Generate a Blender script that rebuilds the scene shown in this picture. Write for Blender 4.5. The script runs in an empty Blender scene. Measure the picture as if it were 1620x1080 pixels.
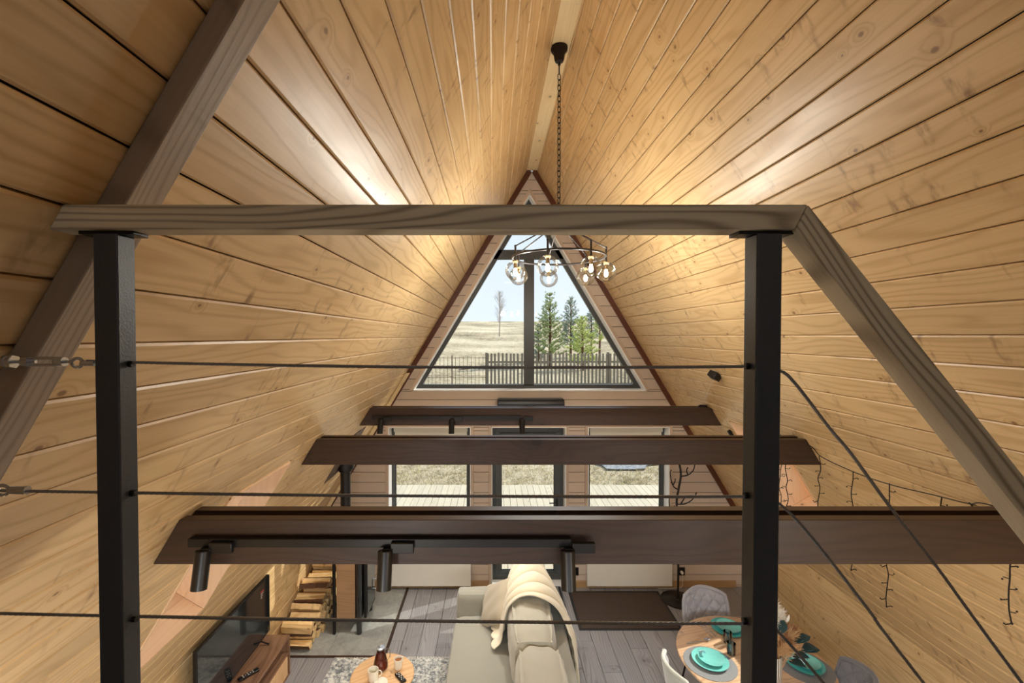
import bpy, bmesh, math, random
from mathutils import Vector, Matrix
random.seed(7)
PI = math.pi
COL = bpy.context.scene.collection
SC = bpy.context.scene

# ------------------------------------------------------------------ camera, sky, sun, exposure
cd = bpy.data.cameras.new('camera'); cam = bpy.data.objects.new('camera', cd); COL.objects.link(cam)
cam.location = (0, 0, 3.396)
cam.rotation_euler = (PI/2 - 0.0184, 0, 0)
cd.lens = 16.0; cd.sensor_width = 36.0
cd.shift_x = (810-780.7)/1620; cd.shift_y = (544.1-540)/1620
cd.clip_start = 0.02; cd.clip_end = 600
SC.camera = cam
w = bpy.data.worlds.new('sky'); SC.world = w; w.use_nodes = True
nt = w.node_tree; bg = nt.nodes['Background']
tc = nt.nodes.new('ShaderNodeTexCoord'); sx = nt.nodes.new('ShaderNodeSeparateXYZ'); cr = nt.nodes.new('ShaderNodeValToRGB')
nt.links.new(tc.outputs['Generated'], sx.inputs[0]); nt.links.new(sx.outputs['Z'], cr.inputs[0]); nt.links.new(cr.outputs[0], bg.inputs[0])
e = cr.color_ramp.elements
e[0].position = 0.0; e[0].color = (0.84, 0.90, 0.97, 1)
e[1].position = 0.9; e[1].color = (0.30, 0.48, 0.80, 1)
m_ = cr.color_ramp.elements.new(0.30); m_.color = (0.70, 0.80, 0.93, 1)
bg.inputs[1].default_value = 0.80
sd = bpy.data.lights.new('sun', 'SUN'); sun = bpy.data.objects.new('sun', sd); COL.objects.link(sun)
sd.energy = 4.6; sd.angle = 0.0095; sd.color = (1.0, 0.95, 0.86)
to_sun = Vector((0.90, 0.44, math.tan(math.radians(38)))).normalized()
sun.rotation_euler = to_sun.to_track_quat('Z', 'Y').to_euler()
vs = SC.view_settings
vs.view_transform = 'Standard'; vs.look = 'None'; vs.gamma = 1; vs.use_curve_mapping = False
vs.exposure = 0.54
BULB_W = 7.0      # each chandelier bulb
SPOT_W = 38.0      # each track spot
LOFT_FILL_W = 2.2      # added fill light in the loft, unseen behind the camera
PEND_FILL_W = 22.0  # each of the two added pendants, out of view
ROOM_FILL_W = 170.0      # added unseen fill light below the loft floor
SC.cycles.use_denoising = True
SC.cycles.max_bounces = 10; SC.cycles.diffuse_bounces = 5; SC.cycles.glossy_bounces = 4
SC.cycles.transparent_max_bounces = 24; SC.cycles.transmission_bounces = 6
SC.cycles.sample_clamp_indirect = 6.0

# ------------------------------------------------------------------ helpers
def srgb(r, g, b):
    f = lambda c: (c/255/12.92) if c/255 <= 0.04045 else ((c/255+0.055)/1.055)**2.4
    return (f(r), f(g), f(b), 1)

class N:
    """small node-tree helper"""
    def __init__(s, name):
        s.m = bpy.data.materials.new(name); s.m.use_nodes = True
        s.t = s.m.node_tree; s.b = s.t.nodes['Principled BSDF']; s.out = s.t.nodes['Material Output']
    def n(s, typ, **kw):
        x = s.t.nodes.new(typ)
        for k, v in kw.items(): setattr(x, k, v)
        return x
    def l(s, a, b): s.t.links.new(a, b)
    def math(s, op, a, b=None, c=None, clamp=False):
        x = s.n('ShaderNodeMath', operation=op); x.use_clamp = clamp
        for i, v in enumerate((a, b, c)):
            if v is None: continue
            if isinstance(v, (int, float)): x.inputs[i].default_value = v
            else: s.l(v, x.inputs[i])
        return x.outputs[0]
    def mix(s, f, a, b, typ='MIX'):
        x = s.n('ShaderNodeMix', data_type='RGBA', blend_type=typ)
        for i, v in ((0, f), (6, a), (7, b)):
            if isinstance(v, (int, float)): x.inputs[i].default_value = v
            elif isinstance(v, tuple): x.inputs[i].default_value = v
            else: s.l(v, x.inputs[i])
        return x.outputs[2]
    def vec(s, x, y, z):
        c = s.n('ShaderNodeCombineXYZ')
        for i, v in enumerate((x, y, z)):
            if isinstance(v, (int, float)): c.inputs[i].default_value = v
            else: s.l(v, c.inputs[i])
        return c.outputs[0]
    def noise(s, v, scale=1, detail=3, rough=0.5):
        x = s.n('ShaderNodeTexNoise'); x.inputs['Scale'].default_value = scale
        x.inputs['Detail'].default_value = detail; x.inputs['Roughness'].default_value = rough
        if v is not None: s.l(v, x.inputs['Vector'])
        return x.outputs[0]
    def ramp(s, f, stops):
        x = s.n('ShaderNodeValToRGB'); el = x.color_ramp.elements
        el[0].position, el[0].color = stops[0]; el[1].position, el[1].color = stops[-1]
        for p_, c_ in stops[1:-1]:
            q = el.new(p_); q.color = c_
        s.l(f, x.inputs[0]); return x.outputs[0]
    def maprange(s, v, a, b, c=0.0, d=1.0):
        x = s.n('ShaderNodeMapRange'); x.interpolation_type = 'SMOOTHSTEP'
        s.l(v, x.inputs[0])
        for i, q in enumerate((a, b, c, d)): x.inputs[i+1].default_value = q
        return x.outputs[0]
    def bump(s, h, strength=0.2, dist=0.002):
        x = s.n('ShaderNodeBump'); x.inputs['Strength'].default_value = strength; x.inputs['Distance'].default_value = dist
        s.l(h, x.inputs['Height']); s.l(x.outputs[0], s.b.inputs['Normal'])

def plain(name, col, rough=0.5, metal=0.0, coat=0.0, noise=0.0, nscale=40, bump=0.0, sheen=0.0, spec=0.5):
    k = N(name); b = k.b
    b.inputs['Roughness'].default_value = rough; b.inputs['Metallic'].default_value = metal
    b.inputs['Coat Weight'].default_value = coat; b.inputs['Sheen Weight'].default_value = sheen
    b.inputs['Specular IOR Level'].default_value = spec
    t = k.n('ShaderNodeTexCoord').outputs['Object']
    f = k.noise(t, nscale, 4)
    d = tuple(c*(1-noise) for c in col[:3]) + (1,)
    u = tuple(min(1, c*(1+noise)) for c in col[:3]) + (1,)
    k.l(k.mix(f, d, u), b.inputs['Base Color'])
    if bump: k.bump(f, bump, 0.003)
    return k.m

def wood(name, base, dark, axes='YXZ', rough=0.4, coat=0.0, knots=0.55, kscale=5.0, kcol=None, rings=0.35, vary=0.12, fine=0.35, smudge=0.35, knot_r=0.055, ringf=20.0, wobf=9.0):
    """axes: which object axes are length, across, thickness"""
    k = N(name); b = k.b
    o = k.n('ShaderNodeTexCoord').outputs['Object']
    s = k.n('ShaderNodeSeparateXYZ'); k.l(o, s.inputs[0])
    rnd = k.n('ShaderNodeObjectInfo').outputs['Random']
    g = {a: s.outputs[a] for a in 'XYZ'}
    L = k.math('ADD', g[axes[0]], k.math('MULTIPLY', rnd, 37.0))
    A = k.math('ADD', g[axes[1]], k.math('MULTIPLY', rnd, 91.0))
    T = g[axes[2]]
    # knots
    def spots(sa, sl, keep, r0, r1, seed):
        v = k.n('ShaderNodeTexVoronoi', voronoi_dimensions='2D', feature='F1'); v.inputs['Scale'].default_value = 1
        k.l(k.vec(k.math('MULTIPLY', A, sa), k.math('MULTIPLY_ADD', L, sl, seed), 0.0), v.inputs['Vector'])
        c = k.n('ShaderNodeSeparateColor'); k.l(v.outputs['Color'], c.inputs[0])
        sel = k.math('LESS_THAN', c.outputs[0], keep)
        size = k.math('MULTIPLY_ADD', c.outputs[1], 0.8, 0.45)
        dd = k.math('DIVIDE', v.outputs['Distance'], size)
        return dd, sel
    kd, ks = spots(kscale*1.15, kscale*0.8, knots, 0, 0, 0.0)
    core = k.math('MULTIPLY', k.maprange(kd, knot_r*1.25, knot_r*0.6), ks)
    halo = k.math('MULTIPLY', k.maprange(kd, knot_r*5.5, knot_r*0.8), ks)
    # grain bends around the knots
    wob = k.noise(k.vec(k.math('MULTIPLY', A, 5.0), k.math('MULTIPLY', L, 0.7), T), 1, 2)
    warp = k.math('ADD', k.math('MULTIPLY', wob, wobf), k.math('MULTIPLY', halo, 1.6))
    ringv = k.math('SINE', k.math('MULTIPLY', k.math('ADD', warp, k.math('MULTIPLY', A, ringf)), 6.28))
    ringv = k.math('MULTIPLY_ADD', ringv, 0.5, 0.5)
    ringv = k.math('POWER', ringv, 3.0)
    fi = k.noise(k.vec(k.math('MULTIPLY', A, 120.0), k.math('MULTIPLY', L, 2.5), k.math('MULTIPLY', T, 120.0)), 1, 3)
    big = k.noise(k.vec(k.math('MULTIPLY', A, 4.0), k.math('MULTIPLY', L, 0.6), T), 1.3, 2)
    f = k.math('ADD', k.math('MULTIPLY', ringv, rings), k.math('MULTIPLY', k.math('SUBTRACT', fi, 0.35), fine), clamp=True)
    f = k.math('ADD', f, k.math('MULTIPLY', k.math('SUBTRACT', big, 0.45), 0.5), clamp=True)
    col = k.mix(f, base, dark)
    sdist, ssel = spots(kscale*0.42, kscale*2.1, smudge, 0, 0, 5.3)
    sm = k.math('MULTIPLY', k.maprange(sdist, 0.42, 0.05), ssel)
    sn = k.noise(k.vec(k.math('MULTIPLY', A, 14.0), k.math('MULTIPLY', L, 30.0), T), 1, 3)
    sm = k.math('MULTIPLY', sm, k.maprange(sn, 0.42, 0.75))
    kc = kcol or tuple(c*0.32 for c in base[:3]) + (1,)
    col = k.mix(k.math('MULTIPLY', sm, 0.8), col, kc)
    col = k.mix(k.math('MULTIPLY', halo, 0.30), col, dark)
    col = k.mix(k.math('MULTIPLY', core, 0.8), col, kc)
    br = k.math('MULTIPLY_ADD', k.math('FRACT', k.math('MULTIPLY', rnd, 7.31)), vary*2, 1-vary)
    gr = k.vec(br, br, br)
    col = k.mix(1.0, col, gr, 'MULTIPLY')
    k.l(col, b.inputs['Base Color'])
    b.inputs['Roughness'].default_value = rough; b.inputs['Coat Weight'].default_value = coat; b.inputs['Coat Roughness'].default_value = 0.25
    k.bump(k.math('ADD', k.math('MULTIPLY', fi, 0.6), k.math('MULTIPLY', ringv, 0.4)), 0.22, 0.0015)
    return k.m

def glass(name, tint=(0.97, 0.99, 0.985, 1), refl=1.0, rim=0.0):
    k = N(name); k.t.nodes.remove(k.b)
    tr = k.n('ShaderNodeBsdfTransparent'); gl = k.n('ShaderNodeBsdfGlossy'); mx = k.n('ShaderNodeMixShader')
    gl.inputs['Roughness'].default_value = 0.02
    if rim:
        lw = k.n('ShaderNodeLayerWeight'); lw.inputs['Blend'].default_value = 0.35
        p = k.math('POWER', lw.outputs['Facing'], 3.0)
        k.l(k.mix(k.math('MULTIPLY', p, rim, clamp=True), tint, (0.10, 0.11, 0.12, 1)), tr.inputs[0])
    else: tr.inputs[0].default_value = tint
    fr = k.n('ShaderNodeFresnel'); fr.inputs[0].default_value = 1.45
    k.l(k.math('MULTIPLY', fr.outputs[0], refl, clamp=True), mx.inputs[0])
    k.l(tr.outputs[0], mx.inputs[1]); k.l(gl.outputs[0], mx.inputs[2]); k.l(mx.outputs[0], k.out.inputs[0])
    return k.m

class MB:
    def __init__(s): s.v = []; s.f = []
    def add(s, vs_, fs):
        o = len(s.v); s.v += [tuple(v) for v in vs_]; s.f += [tuple(i+o for i in f) for f in fs]; return s
    def box(s, x0, x1, y0, y1, z0, z1):
        return s.add([(x0,y0,z0),(x1,y0,z0),(x1,y1,z0),(x0,y1,z0),(x0,y0,z1),(x1,y0,z1),(x1,y1,z1),(x0,y1,z1)],
                     [(0,3,2,1),(4,5,6,7),(0,1,5,4),(1,2,6,5),(2,3,7,6),(3,0,4,7)])
    def prism(s, poly, d):
        """poly: 3-D points, d: extrusion vector"""
        n = len(poly); d = Vector(d); P = [Vector(p) for p in poly]
        vs_ = P + [p+d for p in P]
        fs = [tuple(range(n-1, -1, -1)), tuple(range(n, 2*n))] + [(i, (i+1) % n, n+(i+1) % n, n+i) for i in range(n)]
        nn = (P[1]-P[0]).cross(P[2]-P[1])
        if nn.dot(d) < 0: fs = [tuple(reversed(f)) for f in fs]
        return s.add(vs_, fs)
    def tube(s, pts, r, n=8, closed=False, cap=True):
        P = [Vector(p) for p in pts]; m = len(P)
        rr = r if isinstance(r, (list, tuple)) else [r]*m
        up = None; rings = []
        for i in range(m):
            if closed: t = P[(i+1) % m]-P[i-1]
            else: t = P[min(i+1, m-1)]-P[max(i-1, 0)]
            t.normalize()
            if up is None: up = t.orthogonal().normalized()
            up = (up - t*up.dot(t)).normalized(); sd_ = t.cross(up)
            rings.append([P[i]+(up*math.cos(2*PI*j/n)+sd_*math.sin(2*PI*j/n))*rr[i] for j in range(n)])
        vs_ = [v for r_ in rings for v in r_]; fs = []
        for i in range(m if closed else m-1):
            a = i*n; b_ = ((i+1) % m)*n
            fs += [(a+j, a+(j+1) % n, b_+(j+1) % n, b_+j) for j in range(n)]
        if cap and not closed: fs += [tuple(range(n-1, -1, -1)), tuple((m-1)*n+j for j in range(n))]
        return s.add(vs_, fs)
    def lathe(s, prof, c=(0,0,0), n=24, M=None):
        """prof: (r, z) from bottom to top"""
        vs_ = []; fs = []; c = Vector(c)
        for r, z in prof:
            for j in range(n):
                p = Vector((r*math.cos(2*PI*j/n), r*math.sin(2*PI*j/n), z))
                vs_.append(((M @ p) if M else p)+c)
        m = len(prof)
        for i in range(m-1):
            fs += [(i*n+j, i*n+(j+1) % n, (i+1)*n+(j+1) % n, (i+1)*n+j) for j in range(n)]
        if prof[0][0] > 1e-6: fs.append(tuple(range(n-1, -1, -1)))
        if prof[-1][0] > 1e-6: fs.append(tuple((m-1)*n+j for j in range(n)))
        return s.add(vs_, fs)
    def ball(s, c, r, n=12, sc=(1,1,1)):
        h = max(4, n//2)
        prof = [(r*math.sin(PI*i/h)+1e-7, -r*math.cos(PI*i/h)) for i in range(h+1)]
        return s.lathe([(p[0], p[1]) for p in prof], c, n, Matrix.Diagonal(sc)) if sc != (1,1,1) else s.lathe(prof, c, n)
    def grid(s, fn, nu, nv, flip=False):
        vs_ = [fn(i/nu, j/nv) for j in range(nv+1) for i in range(nu+1)]
        fs = [(j*(nu+1)+i, j*(nu+1)+i+1, (j+1)*(nu+1)+i+1, (j+1)*(nu+1)+i) for j in range(nv) for i in range(nu)]
        if flip: fs = [tuple(reversed(f)) for f in fs]
        return s.add(vs_, fs)
    def build(s, name, mat, parent=None, bevel=0.0, smooth=None, local=False, seg=2, thick=0.0, subsurf=0, M=None):
        me = bpy.data.meshes.new(name)
        off = Vector((0,0,0))
        if parent is not None and not local:
            q = parent
            while q: off += q.location; q = q.parent
        if M: inv = M.inverted(); vv = [inv @ Vector(v) for v in s.v]
        else: vv = [Vector(v)-off for v in s.v]
        me.from_pydata([tuple(v) for v in vv], [], s.f); me.update()
        if mat: me.materials.append(mat)
        o = bpy.data.objects.new(name, me); COL.objects.link(o)
        if parent: o.parent = parent
        if M: o.matrix_basis = Matrix.Translation(-off) @ M
        if thick:
            md = o.modifiers.new('t', 'SOLIDIFY'); md.thickness = thick; md.offset = 0
        if bevel:
            md = o.modifiers.new('b', 'BEVEL'); md.width = bevel; md.segments = seg; md.limit_method = 'ANGLE'; md.angle_limit = 0.7
        if subsurf:
            md = o.modifiers.new('s', 'SUBSURF'); md.levels = md.render_levels = subsurf
        if smooth or (smooth is None and not bevel and len(s.f) > 6) or (bevel and smooth is not False):
            me.shade_smooth()
            if not subsurf: me.set_sharp_from_angle(angle=0.7)
        return o

def tag(o, label, cat, group=None, kind=None):
    if label: o['label'] = label
    if cat: o['category'] = cat
    if group: o['group'] = group
    if kind: o['kind'] = kind
    return o
def thing(name, loc, label, cat, group=None, rz=0.0):
    o = bpy.data.objects.new(name, None); COL.objects.link(o); o.location = loc; o.rotation_euler = (0, 0, rz)
    o.empty_display_size = 0.1
    return tag(o, label, cat, group)
def struct(o, label=None, cat=None):
    o['kind'] = 'structure'
    if label: o['label'] = label
    if cat: o['category'] = cat
    return o
def copy_tree(o, parent=None):
    c = o.copy(); COL.objects.link(c); c.parent = parent
    for ch in list(o.children): copy_tree(ch, c)
    return c

# ------------------------------------------------------------------ materials
PINE = wood('honey_pine', srgb(222, 190, 140), srgb(182, 142, 90), 'YXZ', rough=0.42, coat=0.18, knots=0.36, kscale=4.6, kcol=srgb(120, 80, 44), rings=0.40, fine=0.5, vary=0.07, smudge=0.46, knot_r=0.042)
RIDGE = wood('pale_ridge_pine', srgb(246, 222, 172), srgb(222, 184, 128), 'YXZ', rough=0.4, knots=0.4, kscale=4, rings=0.2, smudge=0.25)
GABLE = wood('beige_stained_boards', srgb(208, 190, 172), srgb(192, 172, 154), 'XZY', rough=0.5, knots=0.0, rings=0.10, fine=0.15, vary=0.04, smudge=0.0)
CASING = wood('beige_casing', srgb(206, 184, 162), srgb(188, 164, 142), 'ZXY', rough=0.5, knots=0.0, rings=0.1, fine=0.15, smudge=0.0)
BEAM = wood('dark_stained_beam', srgb(66, 46, 35), srgb(40, 28, 22), 'XZY', rough=0.42, knots=0.45, kscale=2.6, kcol=srgb(34, 20, 12), rings=0.4, vary=0.05, smudge=0.2, knot_r=0.07)
TRIM = wood('brown_trim', srgb(96, 52, 30), srgb(70, 36, 20), 'XZY', rough=0.45, knots=0.0, rings=0.2, smudge=0.0)
GREYWOOD = wood('grey_larch', srgb(236, 226, 198), srgb(134, 116, 88), 'XZY', rough=0.5, knots=0.45, kscale=4.0, kcol=srgb(66, 48, 32), rings=0.62, vary=0.0, smudge=0.0, knot_r=0.04, ringf=62.0, wobf=16.0)
RAFTER = wood('grey_brown_rafter', srgb(168, 150, 130), srgb(108, 90, 74), 'YXZ', rough=0.5, knots=0.3, kscale=3, kcol=srgb(44, 30, 22), ringf=60.0, wobf=12.0, rings=0.4, vary=0.0, smudge=0.15)
ORANGE = wood('raw_orange_pine', srgb(240, 204, 164), srgb(222, 172, 128), 'YXZ', rough=0.5, knots=0.3, kscale=4, rings=0.2, smudge=0.0)
FLOORM = wood('grey_oak_floor', srgb(158, 156, 157), srgb(106, 102, 103), 'YXZ', rough=0.38, knots=0.2, kscale=2.5, kcol=srgb(90, 78, 70), rings=0.45, vary=0.12, smudge=0.2, ringf=45.0, wobf=10.0)
OAK = wood('light_oak', srgb(226, 184, 134), srgb(190, 138, 88), 'XYZ', rough=0.4, knots=0.1, rings=0.4, vary=0.0, smudge=0.0)
TABLEOAK = wood('pale_table_oak', srgb(206, 172, 138), srgb(168, 130, 96), 'XYZ', rough=0.4, knots=0.1, rings=0.5, vary=0.0, smudge=0.1)
WALNUT = wood('walnut', srgb(140, 104, 78), srgb(90, 62, 44), 'YXZ', rough=0.4, knots=0.0, rings=0.5, vary=0.0, smudge=0.0)
PANELW = wood('stove_oak_panel', srgb(168, 132, 96), srgb(126, 94, 62), 'XZY', rough=0.5, knots=0.2, kscale=3, rings=0.3, vary=0.0, smudge=0.3)
DECK = wood('deck_board', srgb(200, 186, 160), srgb(172, 156, 130), 'YXZ', rough=0.7, knots=0.2, kscale=4, rings=0.2, vary=0.05, smudge=0.0)
FENCEW = wood('weathered_picket', srgb(142, 130, 110), srgb(112, 102, 86), 'ZXY', rough=0.8, knots=0.0, rings=0.2, vary=0.12, smudge=0.0)
LOG = wood('split_log', srgb(238, 204, 146), srgb(186, 136, 82), 'XYZ', rough=0.7, knots=0.2, kscale=6, kcol=srgb(110, 70, 36), rings=0.4, vary=0.2, smudge=0.3)
BARK = plain('log_bark', srgb(96, 66, 44), 0.9, noise=0.4, nscale=30, bump=0.5)
DKGAP = plain('dark_joint', srgb(62, 42, 30), 0.9)  # dark backing showing in the joints between gable boards
GAP = plain('dark_gap', srgb(36, 22, 14), 0.9)
BLACKST = plain('black_steel', srgb(74, 80, 88), 0.42, metal=0.2, noise=0.25, nscale=260, bump=0.15)
BLACKM = plain('matte_black', srgb(22, 20, 20), 0.35, metal=0.2)
IRON = plain('black_iron', srgb(38, 32, 30), 0.4, metal=0.4)
CHROME = plain('bright_steel', srgb(196, 202, 210), 0.25, metal=0.75)
CABLE = plain('steel_rope', srgb(150, 148, 146), 0.45, metal=0.35)
WHITE = plain('white_reveal', srgb(248, 248, 246), 0.4)
FRAME = plain('anthracite_frame', srgb(72, 74, 74), 0.4)
RADM = plain('cream_enamel', srgb(228, 222, 208), 0.3)
BLIND = plain('ivory_blind', srgb(226, 220, 204), 0.8, noise=0.05, nscale=200)
SOFA = plain('greige_fabric', srgb(152, 149, 136), 0.9, noise=0.10, nscale=260, bump=0.3, sheen=0.3)
SOFAL = plain('pale_greige_fabric', srgb(180, 175, 158), 0.9, noise=0.08, nscale=260, bump=0.3, sheen=0.3)
PILLOW = plain('taupe_fabric', srgb(176, 164, 142), 0.9, noise=0.1, nscale=200, bump=0.3, sheen=0.3)
THROW = plain('cream_knit', srgb(232, 222, 196), 0.95, noise=0.06, nscale=160, bump=0.5, sheen=0.4)
GREYV = plain('grey_velvet', srgb(156, 154, 160), 0.8, noise=0.08, nscale=30, sheen=0.6)
GREYV2 = plain('dark_grey_velvet', srgb(106, 104, 108), 0.8, noise=0.08, nscale=30, sheen=0.5)
LITSH = plain('lit_grey_velvet', srgb(176, 178, 168), 0.7, noise=0.05, nscale=30, sheen=0.6)  # grey velvet with the light on the chair back put into the colour
TEAL = plain('turquoise_glaze', srgb(116, 196, 190), 0.15, coat=0.5, noise=0.12, nscale=30)
TEALD = plain('teal_glaze', srgb(78, 172, 172), 0.15, coat=0.5, noise=0.15, nscale=30)
TEALX = plain('dark_green_glaze', srgb(22, 70, 70), 0.2, coat=0.5)
PMAT = plain('slate_grey_mat', srgb(120, 122, 124), 0.7, noise=0.2, nscale=200, bump=0.4)
CERAM = plain('white_ceramic', srgb(238, 232, 214), 0.2, coat=0.4)
COFFEE = plain('milky_tea', srgb(150, 92, 48), 0.15)
FLUFF = plain('white_plume', srgb(240, 234, 222), 0.9)
STRAW = plain('beige_straw', srgb(196, 158, 112), 0.9, noise=0.2)
RUST = plain('brown_bunny_tail', srgb(140, 96, 62), 0.9, noise=0.2)
LEAFD = plain('dark_teal_leaf', srgb(30, 62, 66), 0.5)
GRASSB = plain('dry_grass_blade', srgb(206, 190, 142), 0.9, noise=0.3, nscale=2)
BIRCHB = plain('birch_twigs', srgb(160, 146, 132), 0.9)
GL = glass('window_glass', refl=0.55)
GLOBE = glass('clear_globe', (0.93, 0.95, 0.95, 1), refl=0.7, rim=0.25)
CUPGL = glass('clear_carafe', (0.95, 0.97, 0.96, 1), refl=1.6, rim=0.7)
BLUEGL = glass('blue_crystal', (0.70, 0.82, 0.88, 1), refl=2.5, rim=0.8)
TEA = N('red_tea'); TEA.b.inputs['Base Color'].default_value = srgb(120, 28, 10); TEA.b.inputs['Roughness'].default_value = 0.08; TEA = TEA.m
def emit(name, col, s):
    k = N(name); k.b.inputs['Base Color'].default_value = (0, 0, 0, 1)
    k.b.inputs['Emission Color'].default_value = col; k.b.inputs['Emission Strength'].default_value = s; return k.m
GLOW = emit('lit_filament', (1.0, 0.86, 0.62, 1), 30.0)
SPOTG = emit('lit_spot_lens', (1.0, 0.92, 0.8, 1), 3.0)

def mk_tile():
    k = N('grey_porcelain_tile'); t = k.n('ShaderNodeTexCoord').outputs['Object']
    f = k.noise(t, 3.5, 6, 0.65); g = k.noise(t, 22, 4)
    f = k.math('ADD', k.math('MULTIPLY', f, 0.75), k.math('MULTIPLY', g, 0.25))
    k.l(k.ramp(f, [(0.35, srgb(130, 132, 128)), (0.65, srgb(178, 178, 170))]), k.b.inputs['Base Color'])
    k.b.inputs['Roughness'].default_value = 0.3; return k.m
TILE = mk_tile()
def mk_rug():
    k = N('distressed_rug'); t = k.n('ShaderNodeTexCoord').outputs['Object']
    a = k.noise(t, 34, 5, 0.75); b_ = k.noise(t, 7, 3)
    f = k.math('ADD', k.math('MULTIPLY', a, 0.8), k.math('MULTIPLY', b_, 0.2))
    k.l(k.ramp(f, [(0.42, srgb(104, 108, 112)), (0.50, srgb(176, 178, 174)), (0.60, srgb(226, 224, 214))]), k.b.inputs['Base Color'])
    k.b.inputs['Roughness'].default_value = 0.95; k.bump(a, 0.7, 0.006); return k.m
RUG = mk_rug()
def mk_speck(name, c0, c1, sc):
    k = N(name); t = k.n('ShaderNodeTexCoord').outputs['Object']
    k.l(k.ramp(k.noise(t, sc, 3, 0.7), [(0.42, c0), (0.58, c1)]), k.b.inputs['Base Color']); k.b.inputs['Roughness'].default_value = 0.95
    k.bump(k.noise(t, sc*1.5, 2), 0.5, 0.004); return k.m
DOORMAT = mk_speck('speckled_mat', srgb(84, 84, 82), srgb(168, 168, 162), 160)
MATBR = mk_speck('brown_mat', srgb(62, 50, 42), srgb(88, 72, 60), 300)
def mk_ground():
    k = N('dry_meadow'); t = k.n('ShaderNodeTexCoord').outputs['Object']
    a = k.noise(t, 3.0, 8, 0.8); b_ = k.noise(t, 0.12, 4); c = k.noise(t, 22, 4, 0.8)
    f = k.math('ADD', k.math('MULTIPLY', a, 0.35), k.math('ADD', k.math('MULTIPLY', b_, 0.3), k.math('MULTIPLY', c, 0.35)))
    k.l(k.ramp(f, [(0.43, srgb(92, 80, 56)), (0.50, srgb(186, 168, 134)), (0.60, srgb(226, 210, 180))]), k.b.inputs['Base Color'])
    k.b.inputs['Roughness'].default_value = 1.0; k.bump(c, 0.8, 0.05); return k.m
GROUND = mk_ground()
def mk_needle(name, a, b):
    k = N(name); i = k.n('ShaderNodeTexCoord').outputs['Object']
    k.l(k.mix(k.noise(i, 3, 3), a, b), k.b.inputs['Base Color']); k.b.inputs['Roughness'].default_value = 0.8
    return k.m
NEEDLE = mk_needle('pine_needles', srgb(128, 146, 92), srgb(190, 200, 130))
NEEDLEL = mk_needle('light_pine_needles', srgb(166, 182, 84), srgb(214, 220, 130))
NEEDLEB = mk_needle('bluish_pine_needles', srgb(124, 142, 130), srgb(168, 182, 152))
def mk_screen():
    k = N('dark_screen'); k.b.inputs['Base Color'].default_value = srgb(20, 26, 30); k.b.inputs['Roughness'].default_value = 0.12
    k.b.inputs['Coat Weight'].default_value = 0.6; k.b.inputs['Coat Roughness'].default_value = 0.03; return k.m
SCREEN = mk_screen()
def mk_ribs():
    k = N('striped_vase'); t = k.n('ShaderNodeTexCoord').outputs['Object']
    s = k.n('ShaderNodeSeparateXYZ'); k.l(t, s.inputs[0])
    an = k.math('ARCTAN2', s.outputs[1], s.outputs[0])
    f = k.math('SINE', k.math('MULTIPLY', an, 26.0))
    k.l(k.ramp(k.math('MULTIPLY_ADD', f, 0.5, 0.5), [(0.4, srgb(60, 54, 50)), (0.6, srgb(226, 220, 208))]), k.b.inputs['Base Color'])
    return k.m
VASEM = mk_ribs()

# ------------------------------------------------------------------ room dimensions
K = 0.5988; NN = math.sqrt(1+K*K)
ZR = 5.586; XR = 0.509; HW = 0.064
YG = 6.096                     # inner face of the gable wall
YB = -2.4                      # inner face of the back wall
KX0, KX1 = -2.342, 3.36         # vertical knee walls under the slopes
def sxl(z): return XR-HW-K*(ZR-z)
def sxr(z): return XR+HW+K*(ZR-z)
KZ = ZR-(KX1-XR-HW)/K           # height of the kink
def xl(z): return max(KX0, sxl(z))
def xr(z): return min(KX1, sxr(z))

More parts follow.
